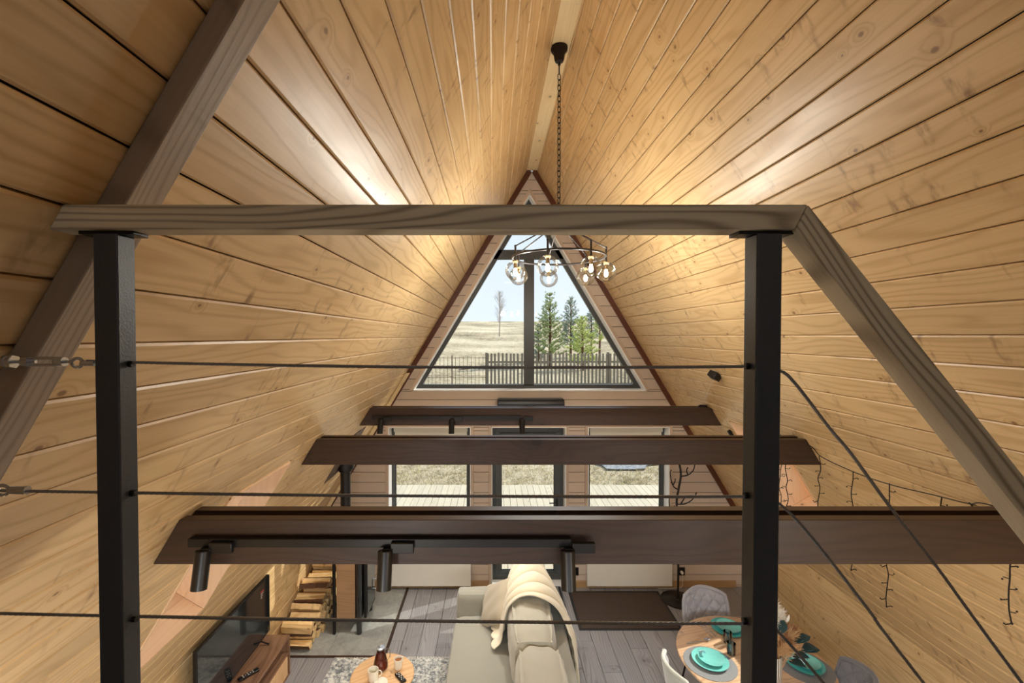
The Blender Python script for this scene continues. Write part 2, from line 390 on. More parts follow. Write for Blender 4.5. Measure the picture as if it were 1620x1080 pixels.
# ---------- sloping walls, each plank an object
def slope_wall(name, side, z_base, opening):
    """side -1 left, +1 right. opening = (y0, y1, z0, z1)"""
    xf = sxl if side < 0 else sxr
    nrm = Vector((1, 0, -K))/NN if side < 0 else Vector((-1, 0, -K))/NN
    ax = Vector((-K, 0, -1))/NN if side < 0 else Vector((-K, 0, 1))/NN
    Rm = Matrix((ax, Vector((0, 1, 0)), nrm)).transposed().to_4x4()
    oy0, oy1, oz0, oz1 = opening
    # backing, with the opening left out
    mb = MB()
    def slab(y0, y1, z0, z1, d0=0.018, d1=0.06):
        P = [Vector((xf(z), y, z))-nrm*d0 for y, z in ((y0, z0), (y1, z0), (y1, z1), (y0, z1))]
        mb.prism(P, -nrm*(d1-d0))
    oy0 -= 0.0205; oy1 += 0.0205; oz0 -= 0.0178; oz1 += 0.0178
    slab(YB-0.1, oy0, KZ-0.02, ZR+0.05); slab(oy1, YG+0.3, KZ-0.02, ZR+0.05); slab(oy0, oy1, KZ-0.02, oz0); slab(oy0, oy1, oz1, ZR+0.05)
    wl = struct(mb.build(name, GAP), 'sloping %s wall of honey pine planks' % ('left' if side < 0 else 'right'))
    n0 = int(math.floor((KZ-z_base)/0.1205)); zz = z_base+n0*0.1205
    cache = {}
    def plank(y0, y1, z0, z1):
        if z1-z0 < 0.012 or y1-y0 < 0.02: return
        wd = round((z1-z0)*NN, 4); ln = round(y1-y0, 4)
        if (wd, ln) not in cache:
            a = wd/2-0.0022; c = 0.0055
            prof = [(-a, -0.019), (-a, -c), (-a+c, 0), (a-c, 0), (a, -c), (a, -0.019)]
            m = MB(); m.prism([(x, -ln/2, z) for x, z in prof], (0, ln, 0))
            me = bpy.data.meshes.new('plank'); me.from_pydata(m.v, [], m.f); me.materials.append(PINE); cache[(wd, ln)] = me
        o = bpy.data.objects.new('plank', cache[(wd, ln)]); COL.objects.link(o); o.parent = wl
        zc = (z0+z1)/2
        o.matrix_local = Matrix.Translation(Vector((xf(zc), (y0+y1)/2, zc))) @ Rm
    while zz < ZR:
        a = max(KZ, zz); b = min(ZR-0.002, zz+0.1205)
        if b > KZ:
            if b <= oz0 or a >= oz1: plank(YB, YG, a, b)
            else:
                plank(YB, oy0, a, b); plank(oy1, YG, a, b)
                if a < oz0: plank(oy0, oy1, a, oz0)
                if b > oz1: plank(oy0, oy1, oz1, b)
        zz += 0.1205
    # knee wall below the kink
    kx = KX0 if side < 0 else KX1; sg = -1 if side < 0 else 1
    kw = struct(MB().box(min(kx+sg*0.018, kx+sg*0.07), max(kx+sg*0.018, kx+sg*0.07), YB-0.1, YG+0.3, -0.05, KZ+0.01).build('wall_left_knee' if side < 0 else 'wall_right_knee', GAP), 'low vertical plank wall under the %s slope' % ('left' if side < 0 else 'right'))
    kn = Vector((-sg, 0, 0)); axk = Vector((0, 1, 0)).cross(kn)
    Rk = Matrix((axk, Vector((0, 1, 0)), kn)).transposed().to_4x4(); z1 = KZ
    while z1 > 0.01:
        z0 = max(0.0, z1-0.1395); wd = round(z1-z0, 4); ln = YG-YB
        if (wd, ln) not in cache:
            a = wd/2-0.0022; c = 0.0055; m = MB(); m.prism([(x, -ln/2, z) for x, z in [(-a, -0.019), (-a, -c), (-a+c, 0), (a-c, 0), (a, -c), (a, -0.019)]], (0, ln, 0))
            me = bpy.data.meshes.new('plank'); me.from_pydata(m.v, [], m.f); me.materials.append(PINE); cache[(wd, ln)] = me
        o = bpy.data.objects.new('plank', cache[(wd, ln)]); COL.objects.link(o); o.parent = kw
        o.matrix_local = Matrix.Translation((kx, (YB+YG)/2, (z0+z1)/2)) @ Rk
        z1 -= 0.1395
    return wl, nrm, xf
SL = (2.37, 3.06, 1.543, 2.532); SR = (3.83, 4.62, 1.60, 2.506)
wall_left, nL, _ = slope_wall('wall_left', -1, 3.376, SL)
wall_right, nR, _ = slope_wall('wall_right', 1, 3.396, SR)
ce = MB().box(XR-HW-0.012, XR+HW+0.012, YB, YG, ZR, ZR+0.03)
struct(ce.build('ceiling', RIDGE, bevel=0.002), 'pale flat ridge board along the ceiling peak')

# ---------- roof windows in deep pine reveals
def skylight(name, side, op, label):
    xf = sxl if side < 0 else sxr
    nrm = nL if side < 0 else nR
    y0, y1, z0, z1 = op; D = 0.40
    def P(y, z, d): return Vector((xf(z), y, z))-nrm*d
    root = MB()
    # glass pane frame at the outside
    fw = 0.06
    uz = fw/NN
    for q in (((y0, z0), (y1, z0), (y1, z0+uz), (y0, z0+uz)), ((y0, z1-uz), (y1, z1-uz), (y1, z1), (y0, z1)),
              ((y0, z0+uz), (y0+fw, z0+uz), (y0+fw, z1-uz), (y0, z1-uz)), ((y1-fw, z0+uz), (y1, z0+uz), (y1, z1-uz), (y1-fw, z1-uz))):
        root.prism([P(y, z, D-0.06) for y, z in q], -nrm*0.06)
    r = struct(root.build(name, ORANGE, bevel=0.003), label)
    g = MB(); g.prism([P(y, z, D-0.03) for y, z in ((y0+fw, z0+uz), (y1-fw, z0+uz), (y1-fw, z1-uz), (y0+fw, z1-uz))], -nrm*0.006)
    g.build('glass', GL, r)
    th = 0.02
    for d0, d1 in ((-0.004, 0.15), (0.1505, 0.30), (0.3005, D-0.02)):
        for (qa, qb, t) in (((y0, z0), (y0, z1), Vector((0, -th, 0))), ((y1, z0), (y1, z1), Vector((0, th, 0)))):
            b = MB(); b.prism([P(*qa, d0), P(*qb, d0), P(*qb, d1), P(*qa, d1)], t); b.build('reveal_board', ORANGE, r, bevel=0.0015)
        for z, sgn in ((z0, -1), (z1, 1)):
            up = (Vector((xf(1), 0, 1))-Vector((xf(0), 0, 0))).normalized()*sgn*th
            b = MB(); b.prism([P(y0, z, d0), P(y1, z, d0), P(y1, z, d1), P(y0, z, d1)], up); b.build('reveal_board', ORANGE, r, bevel=0.0015)
    # outer weather shell so no light leaks round the reveal
    s = MB()
    for q, t in ((((y0, z0), (y0, z1)), Vector((0, -0.03, 0))), (((y1, z0), (y1, z1)), Vector((0, 0.03, 0)))):
        off = t/0.03*th
        s.prism([P(*q[0], 0.03)+off, P(*q[1], 0.03)+off, P(*q[1], D)+off, P(*q[0], D)+off], t)
    for z, sgn in ((z0, -1), (z1, 1)):
        u = (Vector((xf(1), 0, 1))-Vector((xf(0), 0, 0))).normalized()*sgn
        s.prism([P(y0-.05, z, 0.062)+u*th, P(y1+.05, z, 0.062)+u*th, P(y1+.05, z, D)+u*th, P(y0-.05, z, D)+u*th], u*0.03)
    s.build('reveal_shell', GAP, r)
skylight('window_5', -1, SL, 'roof window in a deep raw-pine reveal low on the left slope')
skylight('window_6', 1, SR, 'roof window in a raw-pine reveal low on the right slope')

# ---------- gable wall with its windows, built of horizontal boards
WTOP = 2.17
OPEN = [('L', -1.416, -0.304, 0.86, WTOP), ('D', -0.027, 0.977, 0.0, WTOP), ('R', 1.269, 2.369, 0.86, WTOP)]
UB, UA, UC = 2.657, 5.286, 0.482      # upper window: bottom, apex height, centre x
def ul(z): return UC-(UA-z)*K
def ur(z): return UC+(UA-z)*K
backing = MB()
gw_pieces = []
cuts = sorted(set([0.0, KZ, 0.86, WTOP, UB, UA, ZR] + [0.03+0.1395*i for i in range(0, 40)]))
cuts = [c for c in cuts if 0 <= c <= ZR]
CW = 0.038                    # casing width
for z0, z1 in zip(cuts[:-1], cuts[1:]):
    if z1-z0 < 0.004: continue
    zm = (z0+z1)/2
    spans = [((xl(z0), xl(z1)), (xr(z0), xr(z1)))]
    holes = []
    for n_, a, b, c, d in OPEN:
        if c-1e-6 <= zm <= d+1e-6: holes.append(((a, a), (b, b), CW))
    if UB < zm < UA: holes.append(((ul(z0), ul(z1)), (ur(z0), ur(z1)), CW*NN))
    left = spans[0][0]; endr = spans[0][1]
    segs_b = []; segs = []
    for ha, hb, cw in holes:
        segs_b.append((left, ha)); left = hb
    segs_b.append((left, endr))
    left = spans[0][0]
    for ha, hb, cw in holes:
        segs.append((left, (ha[0]-cw, ha[1]-cw))); left = (hb[0]+cw, hb[1]+cw)
    segs.append((left, endr))
    for (a0, a1), (b0, b1) in segs_b:
        backing.prism([(a0, YG+0.015, z0), (b0, YG+0.015, z0), (b1, YG+0.015, z1), (a1, YG+0.015, z1)], (0, 0.24, 0))
    for (a0, a1), (b0, b1) in segs:
        if b0-a0 < 0.02 and b1-a1 < 0.02: continue
        b0 = max(a0+0.001, b0); b1 = max(a1+0.0005, b1)
        gw_pieces.append((a0, a1, b0, b1, z0, z1))
wf = struct(backing.build('wall_front', DKGAP, smooth=False), 'gable wall of beige boards around the windows')
for a0, a1, b0, b1, z0, z1 in gw_pieces:
    xc = (a0+b0)/2; M = Matrix.Translation((xc, YG, (z0+z1)/2))
    m = MB(); h = z1-0.0065
    m.prism([(a0, YG, z0), (b0, YG, z0), (b1, YG, h), (a1, YG, h)], (0, 0.015, 0))
    m.build('plank', GABLE, wf, M=M, bevel=0.0012, seg=1)
# horizontal trim strips and casings
def casing_strip(p0, p1, p2, p3, name='casing_board', mat=CASING, y0=YG-0.010, d=0.025, parent=None):
    m = MB(); m.prism([(p[0], y0, p[1]) for p in (p0, p1, p2, p3)], (0, d, 0))
    return m.build(name, mat, parent, bevel=0.002, seg=1)
def frame_poly(pts_out, wd, y0, d, mat, name, parent):
    """a closed frame following a polygon (x, z), width wd inwards"""
    n = len(pts_out); C = [Vector(p) for p in pts_out]
    # inset polygon (ccw)
    ins = []
    for i in range(n):
        a, b, c = C[i-1], C[i], C[(i+1) % n]
        d1 = (b-a).normalized(); d2 = (c-b).normalized()
        n1 = Vector((-d1.y, d1.x)); n2 = Vector((-d2.y, d2.x))
        bis = (n1+n2); t = wd/max(0.2, (1+n1.dot(n2)))
        ins.append(b+bis*t)
    m = MB()
    for i in range(n):
        j = (i+1) % n
        m.prism([(C[i].x, y0, C[i].y), (C[j].x, y0, C[j].y), (ins[j].x, y0, ins[j].y), (ins[i].x, y0, ins[i].y)], (0, d, 0))
    return m.build(name, mat, parent, bevel=0.003, seg=1, smooth=False), ins
YF = 6.26                      # front of the window frames
def opening_window(name, label, x0, x1, z0, z1, door=False):
    out = [(x0, z0), (x1, z0), (x1, z1), (x0, z1)]
    fr, ins = frame_poly(out, 0.05 if door else 0.06, YF, 0.07, FRAME, name, None)
    struct(fr, label)
    # white reveal linings
    t = 0.012
    for nm, q in (('reveal', (x0, x0+t, z0, z1)), ('reveal', (x1-t, x1, z0, z1)), ('reveal', (x0+t, x1-t, z1-t, z1))):
        m = MB(); m.box(q[0], q[1], YG-0.012, YF-0.001, q[2], q[3]); m.build(nm, WHITE, fr, bevel=0.001, seg=1)
    if not door:
        m = MB(); m.box(x0-0.02, x1+0.02, YG-0.05, YF, z0-0.02, z0+0.012); m.build('window_sill', WHITE, fr, bevel=0.003)
    # casing boards
    for q in ((x0-CW, x0, z0, z1+CW), (x1, x1+CW, z0, z1+CW), (x0, x1, z1, z1+CW)):
        m = MB(); m.box(q[0]+.001, q[1]-.001, YG-0.010, YG+0.015, q[2], q[3]); m.build('casing_board', CASING, fr, bevel=0.002, seg=1)
    ix0, ix1, iz0, iz1 = ins[0].x, ins[1].x, ins[0].y, ins[2].y
    if door:
        lw = 0.085
        lf, ins2 = frame_poly([(ix0, iz0+0.0), (ix1, iz0+0.0), (ix1, iz1), (ix0, iz1)], lw, YF-0.008, 0.06, FRAME, 'door_leaf', fr)
        ix0, ix1, iz0, iz1 = ins2[0].x, ins2[1].x, ins2[0].y, ins2[2].y
        m = MB(); m.box(ix1+0.02, ix1+0.05, YF-0.014, YF-0.008, 1.0, 1.16); m.build('handle_plate', BLACKM, lf, bevel=0.002)
        m = MB(); m.tube([(ix1+0.035, YF-0.01, 1.10), (ix1+0.035, YF-0.055, 1.10), (ix1-0.075, YF-0.06, 1.10)], 0.008, 8); m.build('door_handle', BLACKM, lf)
        m = MB(); m.box(x0, x1, YG, YF, -0.01, 0.012); m.build('threshold', WHITE, fr, bevel=0.002)
    g = MB(); g.box(ix0, ix1, YF+0.03, YF+0.036, iz0, iz1); g.build('glass', GL, fr)
    m = MB()
    for q in ((ix0, ix1, iz0, iz0+0.008), (ix0, ix1, iz1-0.008, iz1), (ix0, ix0+0.008, iz0, iz1), (ix1-0.008, ix1, iz0, iz1)):
        m.box(q[0], q[1], YF+0.018, YF+0.03, q[2], q[3])
    m.build('glazing_gasket', BLACKM, fr)
    return (ix0, ix1, iz0, iz1)
iL = opening_window('window_1', 'lower window in the gable wall behind the stove side radiator', *OPEN[0][1:])
iD = opening_window('door_1', 'glazed garden door in dark frame between the two lower windows', *OPEN[1][1:], door=True)
iR = opening_window('window_2', 'lower window in the gable wall beside the black coat stand', *OPEN[2][1:])
# upper triangular window
uo = [(ul(UB), UB), (ur(UB), UB), (UC, UA)]
fr, ins = frame_poly(uo, 0.066, YF, 0.07, FRAME, 'window_3', None)
struct(fr, 'tall triangular window filling the top of the gable')
m = MB(); m.prism([(ul(4.444), YF, 4.444), (ur(4.444), YF, 4.444), (ur(4.574), YF, 4.574), (ul(4.574), YF, 4.574)], (0, 0.07, 0)); m.build('transom', FRAME, fr, bevel=0.003)
m = MB(); m.box(0.42, 0.559, YF, YF+0.07, UB+0.05, 4.444); m.build('mullion', FRAME, fr, bevel=0.003)
def panes(p):
    g = MB(); g.prism([(x, YF+0.03, z) for x, z in p], (0, 0.006, 0)); g.build('pane', GL, fr)
i0, i1, i2 = ins
fl = lambda z: i0.x+(z-i0.y)*K
frr = lambda z: i1.x-(z-i1.y)*K
panes([(i0.x, i0.y), (0.42, i0.y), (0.42, 4.444), (fl(4.444), 4.444)])
panes([(0.559, i0.y), (i1.x, i1.y), (frr(4.444), 4.444), (0.559, 4.444)])
panes([(fl(4.574), 4.574), (frr(4.574), 4.574), (i2.x, i2.y)])
t = 0.014
m = MB(); m.box(ul(UB), ur(UB), YG-0.012, YF, UB-0.004, UB+t); m.build('window_sill', WHITE, fr, bevel=0.001)
for sgn, f_ in ((-1, ul), (1, ur)):
    d = Vector((-sgn*t*NN, 0, 0))
    m = MB(); m.prism([(f_(UB), YG-0.012, UB), (f_(UB), YF, UB), (UC, YF, UA), (UC, YG-0.012, UA)], d); m.build('reveal', WHITE, fr, bevel=0.001)
    c = CW*NN*sgn
    m = MB(); m.prism([(f_(UB), YG-0.008, UB), (f_(UB)+c, YG-0.008, UB), (UC, YG-0.008, UA+CW*NN/K), (UC, YG-0.008, UA)], (0, 0.022, 0))
    m.build('casing_board', CASING, fr, bevel=0.002, seg=1)
# dark trims where the gable meets the slopes, a pale strip beside the left one
for i, (sgn, f_) in enumerate(((1, xl), (-1, xr))):
    c = 0.068*sgn
    if i == 0: m = MB().prism([(KX0, YG-0.03, KZ-.03), (KX0+c, YG-0.03, KZ-.03), (KX0+c, YG-0.03, KZ), (XR-0.006, YG-0.03, ZR-(HW+c-0.0)/K*0+0-0.03), (XR-0.02, YG-0.03, ZR), (xl(ZR), YG-0.03, ZR), (KX0, YG-0.03, KZ)], (0, 0.03, 0))
    else: m = MB().prism([(KX1, YG-0.03, KZ-.03), (KX1+c, YG-0.03, KZ-.03), (KX1+c, YG-0.03, KZ), (XR+0.006, YG-0.03, ZR-0.03), (XR+0.02, YG-0.03, ZR), (xr(ZR), YG-0.03, ZR), (KX1, YG-0.03, KZ)], (0, 0.03, 0))
    struct(m.build('trim_%d' % (i+1), TRIM, bevel=0.002), 'dark brown trim board along the %s edge of the gable wall' % ('left' if i == 0 else 'right'))
m = MB(); m.prism([(xl(KZ)+.002, YG-0.075, KZ), (xl(KZ)+0.05, YG-0.03, KZ), (xl(2.9)+0.05, YG-0.03, 2.9), (xl(2.9)+.002, YG-0.075, 2.9)], (0, 0.012, 0))
struct(m.build('trim_3', RIDGE, bevel=0.002), 'pale pine cove strip on the left slope beside the dark trim')
# baseboard in four runs
bbm = wood('oak_baseboard', srgb(176, 140, 96), srgb(140, 106, 68), 'XZY', rough=0.45, knots=0, rings=0.2, smudge=0)
for i, (a, b) in enumerate(((xl(0)+0.09, OPEN[1][1]-CW), (OPEN[1][2]+CW, xr(0)-0.09))):
    m = MB(); m.box(a, b, YG-0.025, YG, 0, 0.088)
    struct(m.build('baseboard_front' if i == 0 else 'baseboard_front.001', bbm, bevel=0.004), 'oak baseboard on the gable wall %s of the door' % ('left' if i == 0 else 'right'))

# ---------- back wall with windows added to let in daylight, loft floor, lower floor
bw = MB()
for z0, z1 in ((-0.05, 0.9), (0.9, KZ), (KZ, 2.2), (2.2, 3.0), (3.0, 4.3), (4.3, ZR)):
    hole = None
    if z0 in (0.9, KZ): hole = (-1.1, 2.1)
    if z0 == 3.0: hole = (0.0, 1.02)
    if hole:
        bw.prism([(xl(z0), YB, z0), (hole[0], YB, z0), (hole[0], YB, z1), (xl(z1), YB, z1)], (0, -0.15, 0))
        bw.prism([(hole[1], YB, z0), (xr(z0), YB, z0), (xr(z1), YB, z1), (hole[1], YB, z1)], (0, -0.15, 0))
    else: bw.prism([(xl(z0), YB, z0), (xr(z0), YB, z0), (xr(z1), YB, z1), (xl(z1), YB, z1)], (0, -0.15, 0))
struct(bw.build('wall_back', GABLE, smooth=False), 'back gable wall of the loft')
for nm, (a, b, c, d) in (('added_window_4', (0.0, 1.02, 3.0, 4.3)), ('added_window_7', (-1.1, 2.1, 0.9, 2.2))):
    f2, q = frame_poly([(a, c), (b, c), (b, d), (a, d)], 0.06, YB-0.12, 0.07, FRAME, nm, None)
    struct(f2, 'unseen window added in the back gable wall to let in daylight')
    g = MB(); g.box(a+0.06, b-0.06, YB-0.09, YB-0.084, c+0.06, d-0.06); g.build('glass', GL, f2)
fm = MB(); fm.box(xl(2.6), xr(2.6), YB, 0.86, 2.60, 2.66)
struct(fm.build('floor_upper', FLOORM, bevel=0.003), 'loft floor behind the railing')
fb = MB(); fb.box(xl(0)-0.1, xr(0)+0.1, YB, YG+0.26, -0.08, -0.012)
flo = struct(fb.build('floor', GAP), 'grey oak laminate floor')
HX0, HX1, HY0, HY1 = KX0, -1.17, 4.77, YG         # stove hearth
PW = 0.192; cache = {}
def fplank(x0, x1, y0, y1):
    if y1-y0 < 0.02 or x1-x0 < 0.01: return
    key = (round(x1-x0, 3), round(y1-y0, 3))
    if key not in cache:
        a = key[0]/2-0.0022; b = key[1]/2-0.0012
        me = bpy.data.meshes.new('plank'); q = MB().box(-a, a, -b, b, -0.012, -0.001); 
        c = 0.0015
        q = MB().add([(-a,-b,-.012),(a,-b,-.012),(a,b,-.012),(-a,b,-.012),(-a,-b,-c),(a,-b,-c),(a,b,-c),(-a,b,-c),(-a+c,-b+c,0),(a-c,-b+c,0),(a-c,b-c,0),(-a+c,b-c,0)],
              [(0,3,2,1),(0,1,5,4),(1,2,6,5),(2,3,7,6),(3,0,4,7),(4,5,9,8),(5,6,10,9),(6,7,11,10),(7,4,8,11),(8,9,10,11)])
        me.from_pydata(q.v, [], q.f); me.materials.append(FLOORM); cache[key] = me
    o = bpy.data.objects.new('plank', cache[key]); COL.objects.link(o); o.parent = flo
    o.location = ((x0+x1)/2, (y0+y1)/2, 0)
x = xl(0)-0.01; i = 0
while x < xr(0):
    x1 = min(x+PW, xr(0)+0.01)
    y = -1.2-(i*0.47) % 1.29
    while y < YG+0.15:
        y1 = min(y+1.29, YG+0.15 if -0.03 < (x+x1)/2 < 0.98 else YG)
        if y1 > 0.6 and y1 > y:
            if x1 <= HX1+0.001 or x < HX1-0.02:
                if x >= HX0-0.5:
                    fplank(x, x1 if x1 <= HX1 else x1, y, min(y1, HY0-0.03))
                    if x1 > HX1 and y1 > HY0-0.03: fplank(HX1+0.03, x1, max(y, HY0-0.03), y1)
            else: fplank(x, x1, y, y1)
        y += 1.29
    x = x1; i += 1
x = HX1
while x > HX0:
    y = HY0
    while y < HY1-0.01:
        y1 = min(y+0.6, HY1)
        m = MB(); m.box(max(x-0.6, HX0)+0.0015, x-0.0015, y+0.0015, y1-0.0015, -0.012, 0.001)
        m.build('tile', TILE, flo, M=Matrix.Translation((x-0.3, (y+y1)/2, 0)))
        y = y1
    x -= 0.6
for i, q in enumerate(((HX0, HX1+0.03, HY0-0.03, HY0), (HX1, HX1+0.03, HY0, YG))):
    struct(MB().box(q[0], q[1], q[2], q[3], -0.005, 0.006).build('trim_%d' % (4+i), BEAM, bevel=0.002), 'dark strip edging the %s side of the stove hearth tiles' % ('near' if i == 0 else 'long right'))

# ------------------------------------------------------------------ tie beams (double boards)
ZB = 2.426; BH = 0.19
def tie_beam(y, name_label):
    t = thing('tie_beam', (XR, y, ZB), name_label, 'beam')
    for k in range(2):
        ya = y+k*0.105
        m = MB(); e = 0.002
        m.prism([(xl(ZB)+e, ya, ZB), (xr(ZB)-e, ya, ZB), (xr(ZB+BH)-e, ya, ZB+BH), (xl(ZB+BH)+e, ya, ZB+BH)], (0, 0.052, 0))
        m.build('board', BEAM, t, bevel=0.002)
    return t
tie_beam(1.914, 'nearest double tie beam of dark brown boards, carrying the large black track lights')
tie_beam(3.403, 'middle double tie beam of dark brown boards, with no lights on it')
tie_beam(4.896, 'farthest double tie beam of dark brown boards, in front of the gable windows')

# slanted rafters against the planks at the loft edge
def rafter(side, label):
    y0, y1 = 0.832, 0.908; th = 0.046
    f_ = sxl if side < 0 else sxr
    nrm = nL if side < 0 else nR
    ax = (Vector((f_(1), 0, 1))-Vector((f_(0), 0, 0))).normalized()
    zc = 3.6; o0 = Vector((f_(zc), 0, zc))
    Rm = Matrix((ax.cross(nrm), ax, nrm)).transposed().to_4x4()
    M = Matrix.Translation(o0+Vector((0, (y0+y1)/2, 0))) @ Rm
    m = MB(); za, zb = 2.66, 5.55
    P = [Vector((f_(za), y0, za)), Vector((f_(zb), y0, zb))]
    P += [P[1]+nrm*th, P[0]+nrm*th]
    m.prism(P, (0, y1-y0, 0))
    o = m.build('rafter', RAFTER, None, bevel=0.003, M=M)
    tag(o, label, 'rafter', kind='thing'); return o
rafter(-1, 'grey-brown slanted rafter crossing the upper left of the view')
rafter(1, 'grey-brown slanted rafter on the right slope beside the camera')

# ------------------------------------------------------------------ loft railing
rl = thing('loft_railing', (-0.1, 0.8, 2.66), 'loft railing with black steel posts, wooden handrail and steel cables', 'railing')
def hpart(poly, y0, d, name, mat, M=None):
    m = MB(); m.prism([(a, y0, b) for a, b in poly], (0, d, 0))
    return m.build(name, mat, rl, bevel=0.0025, M=M)
hpart([(-0.762, 3.5775), (0.515, 3.5775), (0.5365, 3.62), (-0.735, 3.62)], 0.78, 0.049, 'handrail', GREYWOOD, M=Matrix.Translation((0, 0.8, 3.6)))
sl = -1.232; zt = lambda x: 3.62+(x-0.5365)*sl; zb = lambda x: 3.5775+(x-0.515)*sl
ang = math.atan(sl); Mr = Matrix.Translation((0.9, 0.8, 3.15)) @ Matrix.Rotation(-ang, 4, 'Y')
hpart([(0.5155, 3.5765), (1.55, zb(1.55)), (1.55, zt(1.55)), (0.5372, 3.6195)], 0.7802, 0.049, 'stair_handrail', GREYWOOD, M=Mr)
for a, b in ((-0.689, -0.647), (0.453, 0.497)):
    m = MB(); m.box(a, b, 0.785, 0.825, 2.66, 3.572)
    p = m.build('post', BLACKST, rl, bevel=0.0025)
    m = MB(); mid = (a+b)/2; m.box(mid-0.05, mid+0.045, 0.790, 0.826, 3.5715, 3.5775); m.build('cap_plate', BLACKM, p, bevel=0.001)
    m = MB(); m.box(mid-0.05, mid+0.05, 0.755, 0.855, 2.66, 2.668); m.build('base_plate', BLACKM, p, bevel=0.001)
m = MB(); m.box(1.53, 1.57, 0.785, 0.825, 0, zb(1.55)+0.03); m.build('newel_post', BLACKST, rl, bevel=0.0025)
def rope(pts, name='cable', r=0.0019):
    """two-turn twisted rope: six strands wound round a core"""
    P = [Vector(p) for p in pts]; m = MB()
    # resample
    seg = []; 
    for a, b in zip(P[:-1], P[1:]):
        n = max(1, int((b-a).length/0.006)); seg += [a.lerp(b, i/n) for i in range(n)]
    seg.append(P[-1]); s = 0; prev = seg[0]; up = Vector((0, 0, 1)); tw = []
    fr_ = []
    for i, q in enumerate(seg):
        t = (seg[min(i+1, len(seg)-1)]-seg[max(i-1, 0)]).normalized(); s += (q-prev).length; prev = q
        sd_ = t.cross(up).normalized() if abs(t.z) < 0.99 else Vector((0, 1, 0)); uu = sd_.cross(t)
        fr_.append((q, sd_, uu, s))
    for k in range(5):
        pts_ = [q+(sd_*math.cos(s*130+k*2*PI/5)+uu*math.sin(s*130+k*2*PI/5))*0.0018 for q, sd_, uu, s in fr_]
        m.tube(pts_, 0.00125, 4)
    return m.build(name, CABLE, rl)
yc = 0.805
def sag(a, b, s, n=12): return [(a[0]+(b[0]-a[0])*i/n, yc, a[1]+(b[1]-a[1])*i/n-s*4*(i/n)*(1-i/n)) for i in range(n+1)]
rope(sag((-0.72, 3.351), (0.475, 3.342), 0.006)); rope(sag((-0.90, 3.121), (0.475, 3.110), 0.004)); rope(sag((-0.98, 2.902), (0.475, 2.881), 0.004))
def smoothpath(pts):
    out = []
    for i in range(len(pts)-1):
        p0, p1, p2, p3 = [Vector(pts[max(0, min(len(pts)-1, i+k))]) for k in (-1, 0, 1, 2)]
        for j in range(6):
            t = j/6
            out.append(0.5*((2*p1)+(p2-p0)*t+(2*p0-5*p1+4*p2-p3)*t*t+(3*p1-p0-3*p2+p3)*t**3))
    out.append(Vector(pts[-1])); return out
rope(smoothpath([(0.475, yc, 3.341), (0.512, yc, 3.332), (0.534, yc, 3.312), (0.562, yc, 3.277), (0.599, yc, 3.229), (0.636, yc, 3.186), (0.705, yc, 3.093), (0.789, yc, 2.987), (0.948, yc, 2.773), (1.54, yc, 1.99)]))
rope(smoothpath([(0.475, yc, 3.115), (0.508, yc, 3.098), (0.563, yc, 3.042), (0.674, yc, 2.902), (0.772, yc, 2.773), (1.54, yc, 1.80)]))
rope(smoothpath([(0.475, yc, 2.885), (0.508, yc, 2.868), (0.62, yc, 2.74), (0.80, yc, 2.52), (1.54, yc, 1.60)]))
for z in (3.346, 3.116, 2.890):
    for q in (((-0.645, yc, z), (-0.638, yc, z)), ((0.446, yc, z-0.004), (0.452, yc, z-0.004))): MB().tube(q, 0.006, 10).build('grommet', BLACKM, rl)
# turnbuckle between the rafter and the left post
def ring(m, c, R, r, ax=(0, 1, 0), sx=1.0, n=16):
    c = Vector(c); a = Vector(ax).normalized(); u = Vector((1, 0, 0)) if abs(a.x) < 0.9 else Vector((0, 0, 1)); u = (u-a*u.dot(a)).normalized(); v = a.cross(u)
    m.tube([c+u*R*sx*math.cos(2*PI*i/n)+v*R*math.sin(2*PI*i/n) for i in range(n)], r, 6, closed=True)
tb = MB(); zt_ = 3.350
for s in (-1, 1): tb.tube([(-0.826, yc, zt_+s*0.006), (-0.765, yc, zt_+s*0.006)], 0.0028, 8)
for xx in (-0.826, -0.765): tb.tube([(xx-0.006, yc, zt_), (xx+0.006, yc, zt_)], 0.0085, 12)
tb.tube([(-0.858, yc, zt_), (-0.81, yc, zt_)], 0.003, 8); tb.tube([(-0.78, yc, zt_), (-0.745, yc, zt_)], 0.003, 8)
ring(tb, (-0.737, yc, zt_-0.002), 0.008, 0.003, (0, 1, 0), 1.25)
tbo = tb.build('turnbuckle', CHROME, rl)
m = MB(); m.ball((-0.862, yc+0.0, zt_+0.001), 0.011, 12); m.tube([(-0.856, yc, zt_), (-0.848, yc, zt_)], 0.012, 6); m.tube([(-0.858, yc, zt_), (-0.858, 0.84, zt_)], 0.004, 8)
m.build('eye_bolt', CHROME, rl)
m = MB(); m.tube([(-0.729, yc, zt_-0.003), (-0.705, yc, zt_-0.003)], 0.0055, 8); m.build('crimp_sleeve', CHROME, rl)
m = MB(); z2 = 3.121
m.tube([(-0.861, yc, z2), (-0.829, yc, z2)], [0.0065, 0.0075], 10); ring(m, (-0.874, yc, z2), 0.009, 0.003, (0, 1, 0), 1.3); ring(m, (-0.893, yc, z2+0.001), 0.009, 0.003, (0, 0.4, 1), 1.3)
m.build('cable_end_fitting', CHROME, rl)

